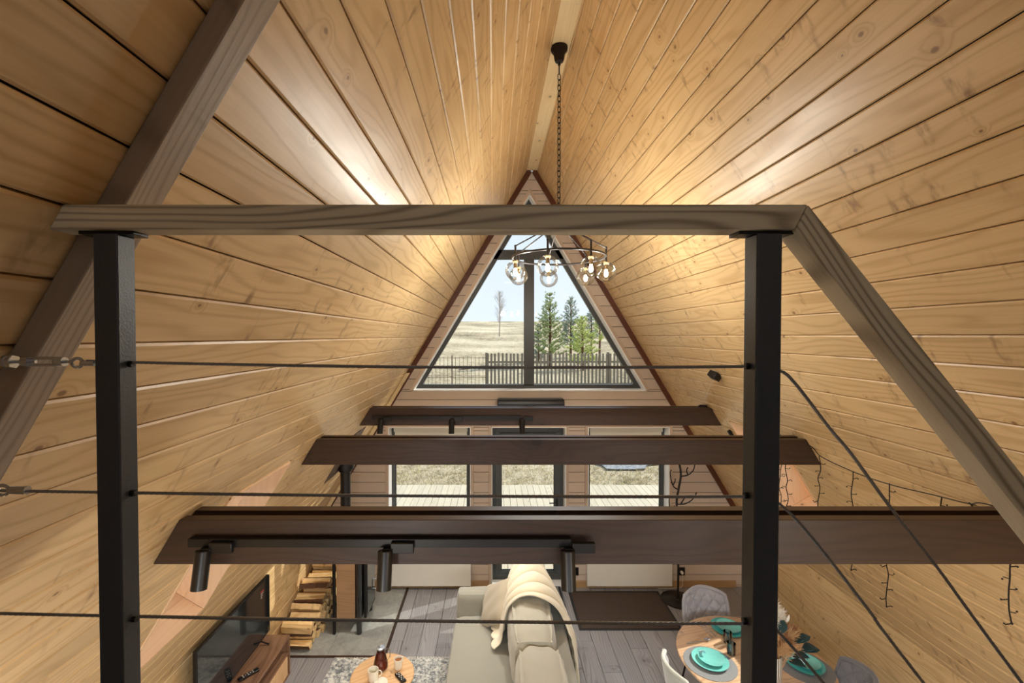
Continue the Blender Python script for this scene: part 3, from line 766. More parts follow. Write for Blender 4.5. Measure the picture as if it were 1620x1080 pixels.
# ------------------------------------------------------------------ track lights
def track_light(yf, zc, x0, heads, tilt, label):
    """bar fixed to the beam's near face at yf"""
    t = thing('track_light', (x0, yf, zc), label, 'track light', 'black track lights on the tie beams')
    x1 = x0+1.60
    m = MB(); m.box(x0, x1, yf-0.034, yf-0.002, zc-0.018, zc+0.018); m.build('track', BLACKM, t, bevel=0.002)
    for hx in heads:
        h = MB(); h.box(hx+0.02, hx+0.115, yf-0.055, yf-0.034, zc-0.034, zc+0.010); h.box(hx-0.012, hx+0.03, yf-0.06, yf-0.03, zc-0.026, zc-0.012)
        a = h.build('adapter', BLACKM, t, bevel=0.003)
        d = Vector((tilt[0] if isinstance(tilt[0], float) else 0, -math.sin(tilt[1]), -math.cos(tilt[1]))).normalized()
        c0 = Vector((hx, yf-0.055, zc-0.018)); R_ = d.to_track_quat('Z', 'Y').to_matrix()
        q = MB(); q.lathe([(0.027, 0), (0.030, 0.003), (0.030, 0.150), (0.0275, 0.150), (0.026, 0.145), (0.026, 0.135)], c0, 24, R_)
        sh = q.build('spotlight_head', BLACKM, t)
        q = MB(); q.lathe([(0.0255, 0.1365), (0.0255, 0.138)], c0, 20, R_); q.build('lens', SPOTG, sh)
        ld = bpy.data.lights.new('spot', 'SPOT'); ld.energy = SPOT_W; ld.spot_size = 1.9; ld.spot_blend = 0.8; ld.color = (1.0, 0.95, 0.87); ld.shadow_soft_size = 0.025
        lo = bpy.data.objects.new('spot_lamp', ld); COL.objects.link(lo); lo.location = c0+d*0.16; lo.rotation_euler = (-d).to_track_quat('Z', 'Y').to_euler()
track_light(1.914, 2.531, -1.275, (-1.195, -0.445, 0.305), (0, 0.22), 'large black track light on the nearest dark beam')
track_light(4.896, 2.520, -1.300, (-1.205, -0.446, 0.305), (0, 0.22), 'small distant black track light on the farthest beam')

# ------------------------------------------------------------------ chandelier
CX, CY = 0.500, 3.50
ch = thing('chandelier', (CX, CY, ZR), 'black ring chandelier with clear glass globes on a long chain', 'chandelier')
m = MB(); m.lathe([(0.012, ZR-0.112), (0.030, ZR-0.108), (0.036, ZR-0.095), (0.044, ZR-0.05), (0.062, ZR-0.028), (0.064, ZR-0.012), (0.064, ZR)], (CX, CY, 0), 28); m.build('canopy', IRON, ch)
m = MB(); m.tube([(CX, CY, ZR-0.115), (CX, CY, ZR-0.20)], 0.005, 8); m.ball((CX, CY, ZR-0.13), 0.011, 10); m.build('stem', IRON, ch)
link = None; z = ZR-0.225; i = 0
HUBZ = 4.275
while z > HUBZ+0.03:
    if link is None:
        m = MB(); R0 = 0.012; H0 = 0.024
        pts = [(R0*math.cos(a), 0, H0*math.copysign(1, math.sin(a))*0.5+R0*math.sin(a)) for a in [2*PI*(j+0.5)/14 for j in range(14)]]
        m.tube(pts, 0.0036, 6, closed=True); link = m.build('chain_link', IRON, ch, local=True)
        lo = link
    else:
        lo = link.copy(); COL.objects.link(lo); lo.parent = ch
    lo.location = (0, 0, z-ZR); lo.rotation_euler = (0, 0, (PI/2 if i % 2 else 0)+0.5)
    z -= 0.0405; i += 1
RZ = 3.995; RR = 0.355
m = MB(); m.lathe([(0.006, HUBZ-0.05), (0.02, HUBZ-0.045), (0.022, HUBZ), (0.012, HUBZ+0.02), (0.006, HUBZ+0.045)], (CX, CY, 0), 16); m.build('hub', IRON, ch)
m = MB(); m.tube([(CX+RR*math.cos(a), CY+RR*math.sin(a), RZ) for a in [2*PI*j/64 for j in range(64)]], 0.0085, 8, closed=True); m.build('ring', IRON, ch)
a0 = math.radians(301)
for k in range(7):
    a = a0-2*PI*k/7; gx, gy = CX+RR*math.cos(a), CY+RR*math.sin(a)
    m = MB(); m.tube([(gx, gy, RZ-0.045), (gx, gy, RZ+0.062)], 0.0075, 8); m.ball((gx, gy, RZ+0.066), 0.010, 8)
    arm = m.build('arm', IRON, ch)
    m = MB(); m.tube([(gx, gy, RZ+0.066), (CX+0.012*math.cos(a), CY+0.012*math.sin(a), HUBZ-0.02)], 0.0052, 6); m.build('stay', IRON, ch)
    gz = RZ-0.115
    m = MB(); R0 = 0.075
    m.lathe([(R0*math.sin(PI*q/22)+1e-6, gz-R0*math.cos(PI*q/22)) for q in range(0, 20)], (gx, gy, 0), 32); m.build('globe', GLOBE, arm, smooth=True)
    m = MB(); m.lathe([(0.013, gz+0.015), (0.014, gz+0.055), (0.022, gz+0.062), (0.024, gz+0.072), (0.008, gz+0.078)], (gx, gy, 0), 16); m.build('socket', plain('bronze', srgb(120, 96, 66), 0.3, metal=0.9) if k == 0 else bpy.data.materials['bronze'], arm)
    m = MB(); m.lathe([(0.0001, gz-0.040), (0.008, gz-0.038), (0.015, gz-0.025), (0.016, gz-0.012), (0.009, gz+0.008), (0.008, gz+0.015)], (gx, gy, 0), 14); m.build('bulb', GLOW, arm)
    ld = bpy.data.lights.new('bulb_light', 'POINT'); ld.energy = BULB_W; ld.color = (1.0, 0.95, 0.86); ld.shadow_soft_size = 0.02; 
    lo = bpy.data.objects.new('bulb_light', ld); COL.objects.link(lo); lo.location = (gx, gy, gz-0.065)

# ------------------------------------------------------------------ added unseen fill lights in the loft and below it
def area(name, loc, size, watt, rot=(0, 0, 0), col=(1, 0.95, 0.88), sy=None):
    ld = bpy.data.lights.new(name, 'AREA'); ld.energy = watt; ld.size = size; ld.color = col
    if sy: ld.shape = 'RECTANGLE'; ld.size_y = sy
    o = bpy.data.objects.new(name, ld); COL.objects.link(o); o.location = loc; o.rotation_euler = rot; return o
area('loft_fill_light', (0.5, -1.2, 5.0), 0.35, LOFT_FILL_W, col=(0.9, 0.96, 1.0))  # weak fill added behind the camera, no fixture
area('under_loft_fill_light', (0.5, -0.7, 2.58), 2.4, ROOM_FILL_W, sy=1.2, col=(0.95, 0.98, 1.0))  # added fill standing in for daylight under the loft

for px_ in (-0.7, 1.9):          # pendants added out of view to brighten the lower room
    pd = thing('added_pendant', (px_, 0.1, 2.6), 'white pendant lamp added unseen under the loft for brightness, %s' % ('stove side' if px_ < 0 else 'dining side'), 'lamp')
    MB().tube([(px_, 0.1, 2.6), (px_, 0.1, 2.36)], 0.004, 6).build('cord', BLACKM, pd)
    MB().lathe([(0.16, 2.24), (0.15, 2.27), (0.05, 2.34), (0.02, 2.36)], (px_, 0.1, 0), 28).build('shade', CERAM, pd, thick=0.002)
    ld = bpy.data.lights.new('added_pendant_light', 'POINT'); ld.energy = PEND_FILL_W; ld.color = (1.0, 0.96, 0.90); ld.shadow_soft_size = 0.08
    lo = bpy.data.objects.new('added_pendant_light', ld); COL.objects.link(lo); lo.location = (px_, 0.1, 2.14)

# ------------------------------------------------------------------ things on the gable wall
m = MB(); m.prism([(0, 5.90, 2.395), (0, 5.885, 2.44), (0, 5.885, 2.52), (0, 5.915, 2.565), (0, YG-0.012, 2.565), (0, YG-0.012, 2.395)], (0.87, 0, 0))
for i in range(len(m.v)): m.v[i] = (m.v[i][0]+0.055, m.v[i][1], m.v[i][2])
ac = thing('air_conditioner', (0.49, 6.0, 2.395), 'black split air conditioner on the wall under the triangular window', 'air conditioner')
m.build('housing', BLACKM, ac, bevel=0.008)
for k in range(4): MB().box(0.075, 0.905, 5.93+0.03*k, 5.945+0.03*k, 2.564, 2.572).build('grille_slat', FRAME, ac, bevel=0.001)
for x0, x1, side in ((-1.426, -0.30, 'left of the garden door, under the first window'), (1.246, 2.383, 'right of the garden door, above the brown mat')):
    r = thing('radiator', ((x0+x1)/2, 6.02, 0.06), 'flat cream panel radiator '+side, 'radiator')
    m = MB(); m.box(x0, x1, 5.995, 6.045, 0.06, 0.58); m.build('panel', RADM, r, bevel=0.008, seg=3)
    for xx in (x0+0.15, x1-0.15): m = MB(); m.box(xx-0.02, xx+0.02, 6.045, YG-0.001, 0.15, 0.5); m.build('bracket', RADM, r)
    for dx_ in (0.13, 0.19): MB().tube([(x0+dx_, 6.03, 0.07), (x0+dx_, 6.03, 0.045), (x0+dx_, YG-0.036, 0.045)], 0.009, 8).build('pipe', CHROME, r)
# roller blinds, rolled up
for (x0, x1, z1, lab) in ((iL[0], iL[1], iL[3], 'rolled-up ivory blind at the top of the window near the stove'),
                          (iD[0], iD[1], iD[3], 'rolled-up ivory blind at the top of the garden door'),
                          (iR[0], iR[1], iR[3], 'rolled-up ivory blind at the top of the window near the coat stand')):
    b = thing('roller_blind', ((x0+x1)/2, YF-0.03, z1), lab, 'blind', 'rolled-up blinds')
    yb = YF-0.028; 
    m = MB(); m.box(x0-0.01, x1+0.01, yb-0.028, yb+0.026, z1-0.03, z1+0.025); m.build('cassette', FRAME if x0 > 0 and x1 < 1 else BLIND, b, bevel=0.006)
    m = MB(); m.box(x0, x1, yb+0.0, yb+0.003, z1-0.105, z1-0.03); m.build('fabric', BLIND, b)
    m = MB(); m.box(x0, x1, yb-0.006, yb+0.008, z1-0.118, z1-0.103); m.build('bottom_bar', RADM, b, bevel=0.003)
for x0, lab, plug in ((2.503, 'black wall socket with a white plug behind the coat stand', True), (0.770, 'black wall socket just right of the garden door', False)):
    s = thing('wall_socket', (x0+0.04, YG-0.012, 0.22), lab, 'socket')
    x0 = min(x0, x0) if plug else 1.07
    m = MB(); m.box(x0, x0+0.078, YG-0.022, YG-0.0005, 0.165, 0.27); m.build('plate', BLACKM, s, bevel=0.004)
    if plug:
        m = MB(); m.lathe([(0.02, 0), (0.02, 0.03), (0.012, 0.036)], (x0+0.03, YG-0.022, 0.215), 14, Matrix.Rotation(PI/2, 3, 'X')); m.build('plug', CERAM, s)
        m = MB(); m.tube(smoothpath([(x0+0.03, YG-0.058, 0.21), (x0+0.03, YG-0.06, 0.12), (x0+0.0, YG-0.05, 0.02), (x0-0.3, YG-0.05, 0.006)]), 0.003, 6); m.build('cord', CERAM, s)
        m = MB()

# ------------------------------------------------------------------ wood stove with pipe and heat plate
st = thing('wood_stove', (-1.64, 5.35, 0), 'black wood stove with an oak side panel on tiled hearth', 'stove')
m = MB(); m.box(-1.79, -1.50, 5.14, 5.58, 0.17, 1.02); m.build('body', BLACKM, st, bevel=0.01)
m = MB(); m.box(-1.785, -1.575, 5.122, 5.14, 0.175, 0.96); m.build('side_panel', PANELW, st, bevel=0.003, M=Matrix.Translation((-1.68, 5.13, 0.5)))
m = MB(); m.box(-1.83, -1.46, 5.10, 5.62, 1.02, 1.045); m.build('top_plate', BLACKM, st, bevel=0.006)
for xx, yy, r in ((-1.812, 5.122, 0.016), (-1.812, 5.58, 0.016)): m = MB(); m.box(xx-r, xx+r, yy-r, yy+r, 0.0, 1.02); m.build('leg', BLACKM, st, bevel=0.006)
for xx, yy, r in ((-1.530, 5.128, 0.032), (-1.530, 5.575, 0.032)): m = MB(); m.lathe([(r*0.8, 0), (r, 0.01), (r, 1.02)], (xx, yy, 0), 20); m.build('leg', plain('gloss_black', srgb(26, 26, 28), 0.18, coat=0.5), st)
m = MB(); m.box(-1.79, -1.55, 5.135, 5.56, 0.13, 0.15); m.build('ash_tray', CABLE, st, bevel=0.004)
m = MB(); m.box(-1.485, -1.455, 5.16, 5.54, 0.16, 0.98); dr = m.build('door', BLACKM, st, bevel=0.004)
m = MB(); m.box(-1.4555, -1.449, 5.19, 5.51, 0.20, 0.94); m.build('door_glass', SCREEN, dr, bevel=0.001)
m = MB(); m.tube([(-1.45, 5.53, 0.42), (-1.41, 5.53, 0.42), (-1.41, 5.53, 0.30), (-1.45, 5.53, 0.30)], 0.008, 8); m.build('handle', CHROME, dr)
PX, PY = -1.700, 5.20
m = MB(); m.lathe([(0.057, 1.045), (0.057, 1.86)], (PX, PY, 0), 24); m.lathe([(0.066, 1.045), (0.066, 1.075)], (PX, PY, 0), 24); m.build('flue_pipe', BLACKM, st)
m = MB(); m.lathe([(0.060, 1.835), (0.074, 1.845), (0.074, 1.862), (0.098, 1.872), (0.098, 2.12)], (PX, PY, 0), 28); m.build('flue_collar', BLACKM, st)
hp = MB(); P = [Vector((sxl(z), y, z))+nL*0.002 for y, z in ((4.83, 1.82), (5.33, 1.82), (5.33, 2.33), (4.83, 2.33))]
hp.prism(P, nL*0.006)
tag(hp.build('heat_shield', plain('brown_steel', srgb(98, 80, 66), 0.5, metal=0.3), bevel=0.001), 'brown metal plate on the left slope where the stovepipe goes through', 'plate')

# ------------------------------------------------------------------ firewood
def log_mesh(kind):
    rnd = random.Random(kind); m = MB(); L_ = 0.33
    n = rnd.choice((4, 5, 5)); R0 = rnd.uniform(0.046, 0.060)
    angs = sorted(rnd.uniform(0, 0.7)+2*PI*i/n for i in range(n)); 
    base = [(R0*rnd.uniform(0.78, 1.1)*math.cos(a), R0*rnd.uniform(0.7, 1.0)*math.sin(a)) for a in angs]
    nx = 6; vs_ = []
    for i in range(nx+1):
        x_ = -L_/2+L_*i/nx; jx = rnd.uniform(-0.003, 0.003)
        for (a, b) in base: vs_.append((x_, a+rnd.uniform(-.003, .003)+jx, b+rnd.uniform(-.003, .003)))
    fs = [(i*n+j, (i+1)*n+j, (i+1)*n+(j+1) % n, i*n+(j+1) % n) for i in range(nx) for j in range(n)]
    fs += [tuple(range(n)), tuple(nx*n+j for j in range(n-1, -1, -1))]
    m.add(vs_, fs); me = bpy.data.meshes.new('log'); me.from_pydata(m.v, [], m.f)
    me.materials.append(LOG); me.materials.append(BARK)
    for p in me.polygons:
        if p.index < nx*n and p.index % n == (kind % n): p.material_index = 1
    me.update(); bm = bmesh.new(); bm.from_mesh(me); bmesh.ops.recalc_face_normals(bm, faces=bm.faces); bm.to_mesh(me); bm.free()
    return me
logs = [log_mesh(k) for k in range(9)]
places = []
y = 4.87; ci = 0
while y < 6.02:
    h = 0.28+0.30*(y-4.87)/1.15
    z = 0.050; ri = 0
    while z < h:
        places.append((-2.135+random.uniform(-0.02, 0.03), y+(0.05 if ri % 2 else 0)+random.uniform(-.008, .008), z, ci, ri)); z += 0.088; ri += 1
    y += 0.104; ci += 1
rows = {}
for x_, y_, z_, c_, r_ in places: rows.setdefault(c_, []).append((x_, y_, z_, r_))
for c_, items in rows.items():
    for k, (x_, y_, z_, r_) in enumerate(items):
        o = bpy.data.objects.new('firewood_log', random.choice(logs)); COL.objects.link(o)
        o.location = (x_, y_, z_); o.rotation_euler = (random.uniform(0, 6.28), random.uniform(-0.03, 0.03), random.uniform(-0.07, 0.07)); o.scale = (1, 0.98, 0.98)
        if c_ == 0: lab = 'split firewood log at the stack end near the console, %s' % ('on the tiles', 'second up', 'third up', 'fourth up')[min(k, 3)]
        elif k == len(items)-1: lab = 'split firewood log in the topmost layer of the stack by the stove'
        elif k == 0: lab = 'split firewood log on the floor tiles at the bottom of the stack'
        else: lab = 'split firewood log in the middle layers of the stack by the stove'
        tag(o, lab, 'log', 'split logs stacked by the stove')

# ------------------------------------------------------------------ television and its stand
ts = thing('media_console', (-2.23, 3.6, 0), 'low walnut media console with open shelves against the left slope', 'console')
def cbox(q, name, mat, par=ts, bv=0.003): 
    m = MB(); m.box(*q); return m.build(name, mat, par, bevel=bv, M=Matrix.Translation(((q[0]+q[1])/2, (q[2]+q[3])/2, (q[4]+q[5])/2)))
X0, X1 = -2.335, -1.99; YA, YZ = 2.9, 4.40
cbox((X0, X1, YA, YZ, 0.452, 0.475), 'top', WALNUT)
cbox((X0, X1, YA, YZ, 0.09, 0.11), 'bottom', WALNUT)
for yy in (YA, (YA+YZ)/2-0.01, YZ-0.02): cbox((X0, X1, yy, yy+0.02, 0.11, 0.452), 'side_panel', WALNUT)
cbox((X0, X0+0.01, YA+.02, YZ-.02, 0.11, 0.452), 'back_panel', WALNUT)
cbox((X0+0.01, X1-0.005, YA+.02, YZ-.02, 0.30, 0.315), 'shelf', WALNUT)
for yy in (YA+0.03, (YA+YZ)/2+0.02): cbox((X1-0.02, X1-0.002, yy, yy+0.68, 0.115, 0.292), 'drawer', OAK)
for xx in (X0+0.05, X1-0.05):
    for yy in (YA+0.08, YZ-0.08): cbox((xx-.015, xx+.015, yy-.015, yy+.015, 0, 0.09), 'leg', BLACKM)
tv = thing('television', (-2.19, 3.85, 0.475), 'large flat dark television standing on the walnut console', 'television')
m = MB(); m.box(-2.225, -2.195, 3.32, 4.42, 0.505, 1.06); m.build('panel', BLACKM, tv, bevel=0.004)
m = MB(); m.box(-2.1955, -2.193, 3.328, 4.412, 0.515, 1.052); m.build('screen', SCREEN, tv)
for yy in (3.50, 4.25):
    m = MB(); m.tube([(-2.21, yy, 0.51), (-2.12, yy, 0.482)], 0.006, 6); m.tube([(-2.21, yy, 0.51), (-2.29, yy, 0.482)], 0.006, 6); m.build('foot', BLACKM, tv)
m = MB(); m.box(-2.193, -2.1925, 4.24, 4.30, 0.968, 0.978); m.build('sticker', plain('red_sticker', srgb(196, 60, 60), 0.4), tv)
m = MB()
for k in range(3): m.box(-2.193, -2.1925, 4.245, 4.295-0.012*k, 0.952-0.018*k, 0.956-0.018*k)
m.build('sticker', CERAM, tv)
def remote(loc, rz, label, L_=0.17):
    t = thing('remote_control', loc, label, 'remote', None, rz)
    m = MB(); m.box(-L_/2, L_/2, -0.022, 0.022, 0.0, 0.018); m.build('body', BLACKM, t, bevel=0.006, local=True)
    for i in range(5):
        for j in (-0.01, 0, 0.01): 
            if (i+int(j*100)) % 2: m = MB(); m.box(-0.05+i*0.02, -0.04+i*0.02, j-0.003, j+0.003, 0.0175, 0.0195); m.build('button', CERAM, t, local=True)
remote((-2.105, 3.86, 0.476), 0.9, 'black remote control lying on the walnut console before the television')

# ------------------------------------------------------------------ rug, coffee table and what is on it
m = MB(); m.grid(lambda u, v: (-1.67+2.0*u, 2.8+1.92*v, 0.0125+0.002*math.sin(40*u)*math.sin(33*v)), 40, 40)
m2 = MB(); m2.box(-1.67, 0.33, 2.8, 4.72, 0.002, 0.008)
rg = thing('area_rug', (-0.67, 3.76, 0), 'distressed grey and white area rug under the coffee table', 'rug')
m.build('pile', RUG, rg); m2.build('backing', CERAM, rg)
m = MB()
for i in range(180):
    x_ = -1.67+2.0*i/179; m.tube([(x_, 4.72, 0.005), (x_+random.uniform(-.006, .006), 4.75, 0.003)], 0.003, 4)
fo = m.build('fringe', CERAM, rg); fo['kind'] = 'stuff'
ct = thing('coffee_table', (-0.965, 3.905, 0), 'small round oak coffee table on the rug', 'coffee table')
m = MB(); m.lathe([(0.255, 0.420), (0.270, 0.426), (0.272, 0.444), (0.266, 0.45)], (-0.965, 3.905, 0), 48); m.build('tabletop', OAK, ct, M=Matrix.Translation((-0.965, 3.905, 0)) @ Matrix.Rotation(0.5, 4, 'Z'))
for k in range(3):
    a = 0.4+k*2*PI/3; m = MB(); m.tube([(-0.965+.15*math.cos(a), 3.905+.15*math.sin(a), 0.42), (-0.965+.23*math.cos(a), 3.905+.23*math.sin(a), 0.0146)], [0.018, 0.012], 10); m.build('leg', BLACKM, ct)
def cup(x_, y_, label, liquid, r=0.038, h=0.085, a=0.4):
    t = thing('mug', (x_, y_, 0.45), label, 'mug')
    m = MB(); m.lathe([(r*0.85, 0.001), (r*0.97, 0.012), (r, h), (r-0.004, h), (r-0.005, 0.012), (0.0001, 0.008)], (x_, y_, 0.45), 28); m.build('body', CERAM, t)
    m = MB(); c = Vector((x_+math.cos(a)*r, y_+math.sin(a)*r, 0.45+h*0.55)); u = Vector((math.cos(a), math.sin(a), 0))
    m.tube([c+u*0.026*math.cos(q)+Vector((0, 0, 0.026))*math.sin(q) for q in [-1.5+3.0*i/8 for i in range(9)]], 0.0045, 8); m.build('handle', CERAM, t)
    if liquid: m = MB(); m.lathe([(r-0.006, h*0.80), (0.0001, h*0.801)], (x_, y_, 0.45), 24); m.build('tea', COFFEE, t)
cup(-0.845, 3.985, 'white mug full of milky tea on the round coffee table', True, a=1.0)
cup(-1.03, 3.845, 'empty white mug at the near edge of the coffee table', False, r=0.045, h=0.09, a=0.2)
t = thing('carafe', (-1.0, 3.985, 0.45), 'glass carafe of red tea on the coffee table', 'carafe')
cx_, cy_ = -1.0, 3.985
m = MB(); m.lathe([(0.046, 0.002), (0.062, 0.012), (0.064, 0.05), (0.040, 0.135), (0.034, 0.15), (0.036, 0.175), (0.033, 0.175), (0.030, 0.15)], (cx_, cy_, 0.45), 12); m.build('vessel', CUPGL, t)
m = MB(); m.lathe([(0.043, 0.005), (0.058, 0.014), (0.060, 0.05), (0.049, 0.09), (0.0001, 0.0905)], (cx_, cy_, 0.45), 12); m.build('tea', TEA, t)
m = MB(); m.lathe([(0.024, 0.172), (0.036, 0.176), (0.035, 0.184), (0.012, 0.188), (0.012, 0.2), (0.0001, 0.202)], (cx_, cy_, 0.45), 18); m.build('lid', CHROME, t)
m = MB(); m.tube(smoothpath([(cx_+0.03, cy_, 0.615), (cx_+0.075, cy_+.01, 0.61), (cx_+0.08, cy_+.01, 0.55), (cx_+0.055, cy_, 0.52)]), 0.005, 8); m.build('handle', CUPGL, t)
remote((-0.80, 3.86, 0.4505), -0.85, 'black remote control between the mugs on the coffee table', 0.13)
t = thing('saucer', (-0.955, 3.80, 0.45), 'cream saucer at the near rim of the coffee table', 'saucer')
MB().lathe([(0.03, 0), (0.06, 0.012), (0.058, 0.015), (0.0001, 0.006)], (-0.955, 3.80, 0.451), 28).build('dish', CERAM, t)

# ------------------------------------------------------------------ sofa
sf = thing('sofa', (0.14, 3.9, 0), 'greige fabric sofa with its back towards the dining table', 'sofa')
def softbox(q, name, mat, par, b=0.04, puff=0.0, wr=0.0, n=10, M=None):
    """rounded, slightly puffed cushion block"""
    x0, x1, y0, y1, z0, z1 = q; c = Vector(((x0+x1)/2, (y0+y1)/2, (z0+z1)/2)); h = Vector(((x1-x0)/2, (y1-y0)/2, (z1-z0)/2))
    bm = bmesh.new(); bmesh.ops.create_cube(bm, size=2.0)
    bmesh.ops.subdivide_edges(bm, edges=bm.edges[:], cuts=n, use_grid_fill=True)
    rnd = random.Random(name+str(q[0])); ph = [rnd.uniform(0, 6) for _ in range(6)]
    for v in bm.verts:
        p = v.co.copy(); pw = Vector((p.x*h.x, p.y*h.y, p.z*h.z))
        inner = Vector((max(-h.x+b, min(h.x-b, pw.x)), max(-h.y+b, min(h.y-b, pw.y)), max(-h.z+b, min(h.z-b, pw.z))))
        d = pw-inner
        pw = inner+(d.normalized()*b if d.length > 1e-6 else d)
        nn_ = Vector((p.x if abs(p.x) > .99 else 0, p.y if abs(p.y) > .99 else 0, p.z if abs(p.z) > .99 else 0))
        if nn_.length:
            pr = 1.0
            for k_ in range(3):
                if abs(nn_[k_]) < .5: pr *= max(0, 1-p[k_]**2)
            wv = math.sin(pw.x*23+ph[0]+3*math.sin(pw.y*7+ph[2]))*math.sin(pw.y*17+ph[1])+0.6*math.sin((pw.x+pw.y)*41+ph[3]+pw.z*30)
            pw += nn_.normalized()*(puff*pr+wr*wv)
        v.co = c+pw
    m = MB(); m.v = [tuple(v.co) for v in bm.verts]; m.f = [tuple(v.index for v in f.verts) for f in bm.faces]; bm.free()
    if M: m.v = [tuple(M @ Vector(v)) for v in m.v]
    o = m.build(name, mat, par, smooth=True); 
    for p in o.data.polygons: p.use_smooth = True
    return o
softbox((-0.38, 0.66, 2.9, 4.92, 0.08, 0.30), 'base', SOFA, sf, 0.025)
softbox((-0.40, 0.20, 2.95, 4.745, 0.29, 0.45), 'seat_cushion', SOFA, sf, 0.05, 0.015, 0.004, 22)
softbox((-0.385, 0.62, 4.75, 4.93, 0.10, 0.675), 'arm', SOFA, sf, 0.06, 0.01, 0.002, 16)
softbox((0.46, 0.675, 2.9, 4.93, 0.10, 0.66), 'back', SOFA, sf, 0.05, 0.0, 0.002, 16)
softbox((0.16, 0.52, 3.66, 4.74, 0.43, 0.91), 'back_cushion', SOFAL, sf, 0.11, 0.03, 0.005, 22)
softbox((0.18, 0.55, 2.60, 3.645, 0.43, 0.90), 'back_cushion', SOFAL, sf, 0.11, 0.03, 0.005, 22)
for xx in (-0.34, 0.60):
    for yy in (2.98, 4.86): MB().box(xx-.02, xx+.02, yy-.02, yy+.02, 0, 0.09).build('leg', BLACKM, sf, bevel=0.003)
# throw
prof = [(0.02, 0.505), (0.10, 0.56), (0.135, 0.70), (0.175, 0.84), (0.26, 0.935), (0.36, 0.962), (0.46, 0.93), (0.55, 0.86), (0.63, 0.74), (0.70, 0.62), (0.725, 0.46), (0.735, 0.30)]
def throw_pt(u, v):
    # u along the drape, v across it (0 near, 1 far)
    tt = u*(len(prof)-1); i_ = min(int(tt), len(prof)-2); f_ = tt-i_
    p0, p1, p2, p3 = [Vector(prof[max(0, min(len(prof)-1, i_+k))]) for k in (-1, 0, 1, 2)]
    p = 0.5*((2*p1)+(p2-p0)*f_+(2*p0-5*p1+4*p2-p3)*f_**2+(3*p1-p0-3*p2+p3)*f_**3)
    mid = 1-abs(2*u-1)
    y_ = 4.12+0.67*v + (0.16*(0.5-v))*(1-mid) + 0.03*math.sin(9*u+4*v)
    if u > 0.7: y_ += (u-0.7)*(-1.1)*(1-v)**1.0*0.8
    if u < 0.25: y_ += (0.25-u)*(-0.2)
    fold = abs(math.sin(PI*(v*4.3+0.3*math.sin(4*u))))**0.6
    off = 0.008+0.07*fold*(0.5+0.5*mid)
    c = Vector((0.36, 0.60)); nrm_ = (p-c).normalized()
    p = p+nrm_*off
    peak = 0.03*math.exp(-((v-0.9)/0.2)**2)*mid
    sx_ = 1-0.38*v*v*mid; zz_ = p.y+peak+0.05*v*v*mid
    return (0.36+(p.x-0.36)*sx_, y_, zz_)
m = MB(); m.grid(throw_pt, 60, 70)
tag(m.build('throw_blanket', THROW, thick=0.008, smooth=True), 'cream knitted throw draped over the back of the sofa', 'blanket')
# pillow
def pillow_mesh(s, th, n=20):
    def f(sgn):
        def g(u, v):
            a, b = 2*u-1, 2*v-1
            e_ = (1-a**4)*(1-b**4); pinch = 1-0.10*(1-abs(a*b))*(a*a+b*b)/2
            return (a*s/2*pinch, b*s/2*pinch, sgn*th/2*max(0, e_)**0.55+0.004*math.sin(9*a+5*b))
        return g
    m = MB(); m.grid(f(1), n, n); m.grid(f(-1), n, n, flip=True); return m
pm = pillow_mesh(0.42, 0.15)
Mp = Matrix.Translation((0.025, 4.60, 0.665)) @ Matrix.Rotation(math.radians(200), 4, 'Z') @ Matrix.Rotation(math.radians(62), 4, 'Y') @ Matrix.Rotation(math.radians(38), 4, 'Z')
pm.v = [tuple(Mp @ Vector(v)) for v in pm.v]
tag(pm.build('throw_pillow', PILLOW, smooth=True), 'taupe square pillow leaning in the far corner of the sofa', 'pillow')

# ------------------------------------------------------------------ mats and coat stand
def flat_mat(name, q, mat, edge, label):
    t = thing(name, ((q[0]+q[1])/2, (q[2]+q[3])/2, 0), label, 'mat')
    m = MB(); m.box(q[0]+.03, q[1]-.03, q[2]+.03, q[3]-.03, 0.001, 0.009); m.build('pile', mat, t, bevel=0.002)
    m = MB(); a, b, c, d = q
    for r in ((a, b, c, c+.03), (a, b, d-.03, d), (a, a+.03, c+.03, d-.03), (b-.03, b, c+.03, d-.03)): m.box(r[0], r[1], r[2], r[3], 0.001, 0.007)
    m.build('border', edge, t)
BORD = plain('rubber_border', srgb(40, 38, 38), 0.7)
flat_mat('floor_mat', (0.99, 2.185, 5.185, 5.985), MATBR, BORD, 'plain dark brown rectangular mat under the right radiator')
flat_mat('doormat', (0.02, 0.90, 5.61, 6.22), DOORMAT, BORD, 'speckled grey doormat in front of the garden door')
cs = thing('coat_stand', (2.37, 5.787, 0), 'black branching metal coat stand right of the brown mat', 'coat stand')
m = MB(); m.lathe([(0.205, 0.001), (0.21, 0.006), (0.21, 0.012), (0.20, 0.018), (0.045, 0.020), (0.04, 0.03), (0.02, 0.034)], (2.37, 5.787, 0), 48); m.build('base', IRON, cs)
m = MB(); m.tube(smoothpath([(2.37, 5.787, 0.02), (2.37, 5.787, 0.9), (2.345, 5.787, 1.25), (2.37, 5.787, 1.45), (2.395, 5.787, 1.60), (2.38, 5.787, 1.74), (2.34, 5.787, 1.86), (2.35, 5.787, 1.98)]), 0.0135, 10); m.build('trunk', IRON, cs)
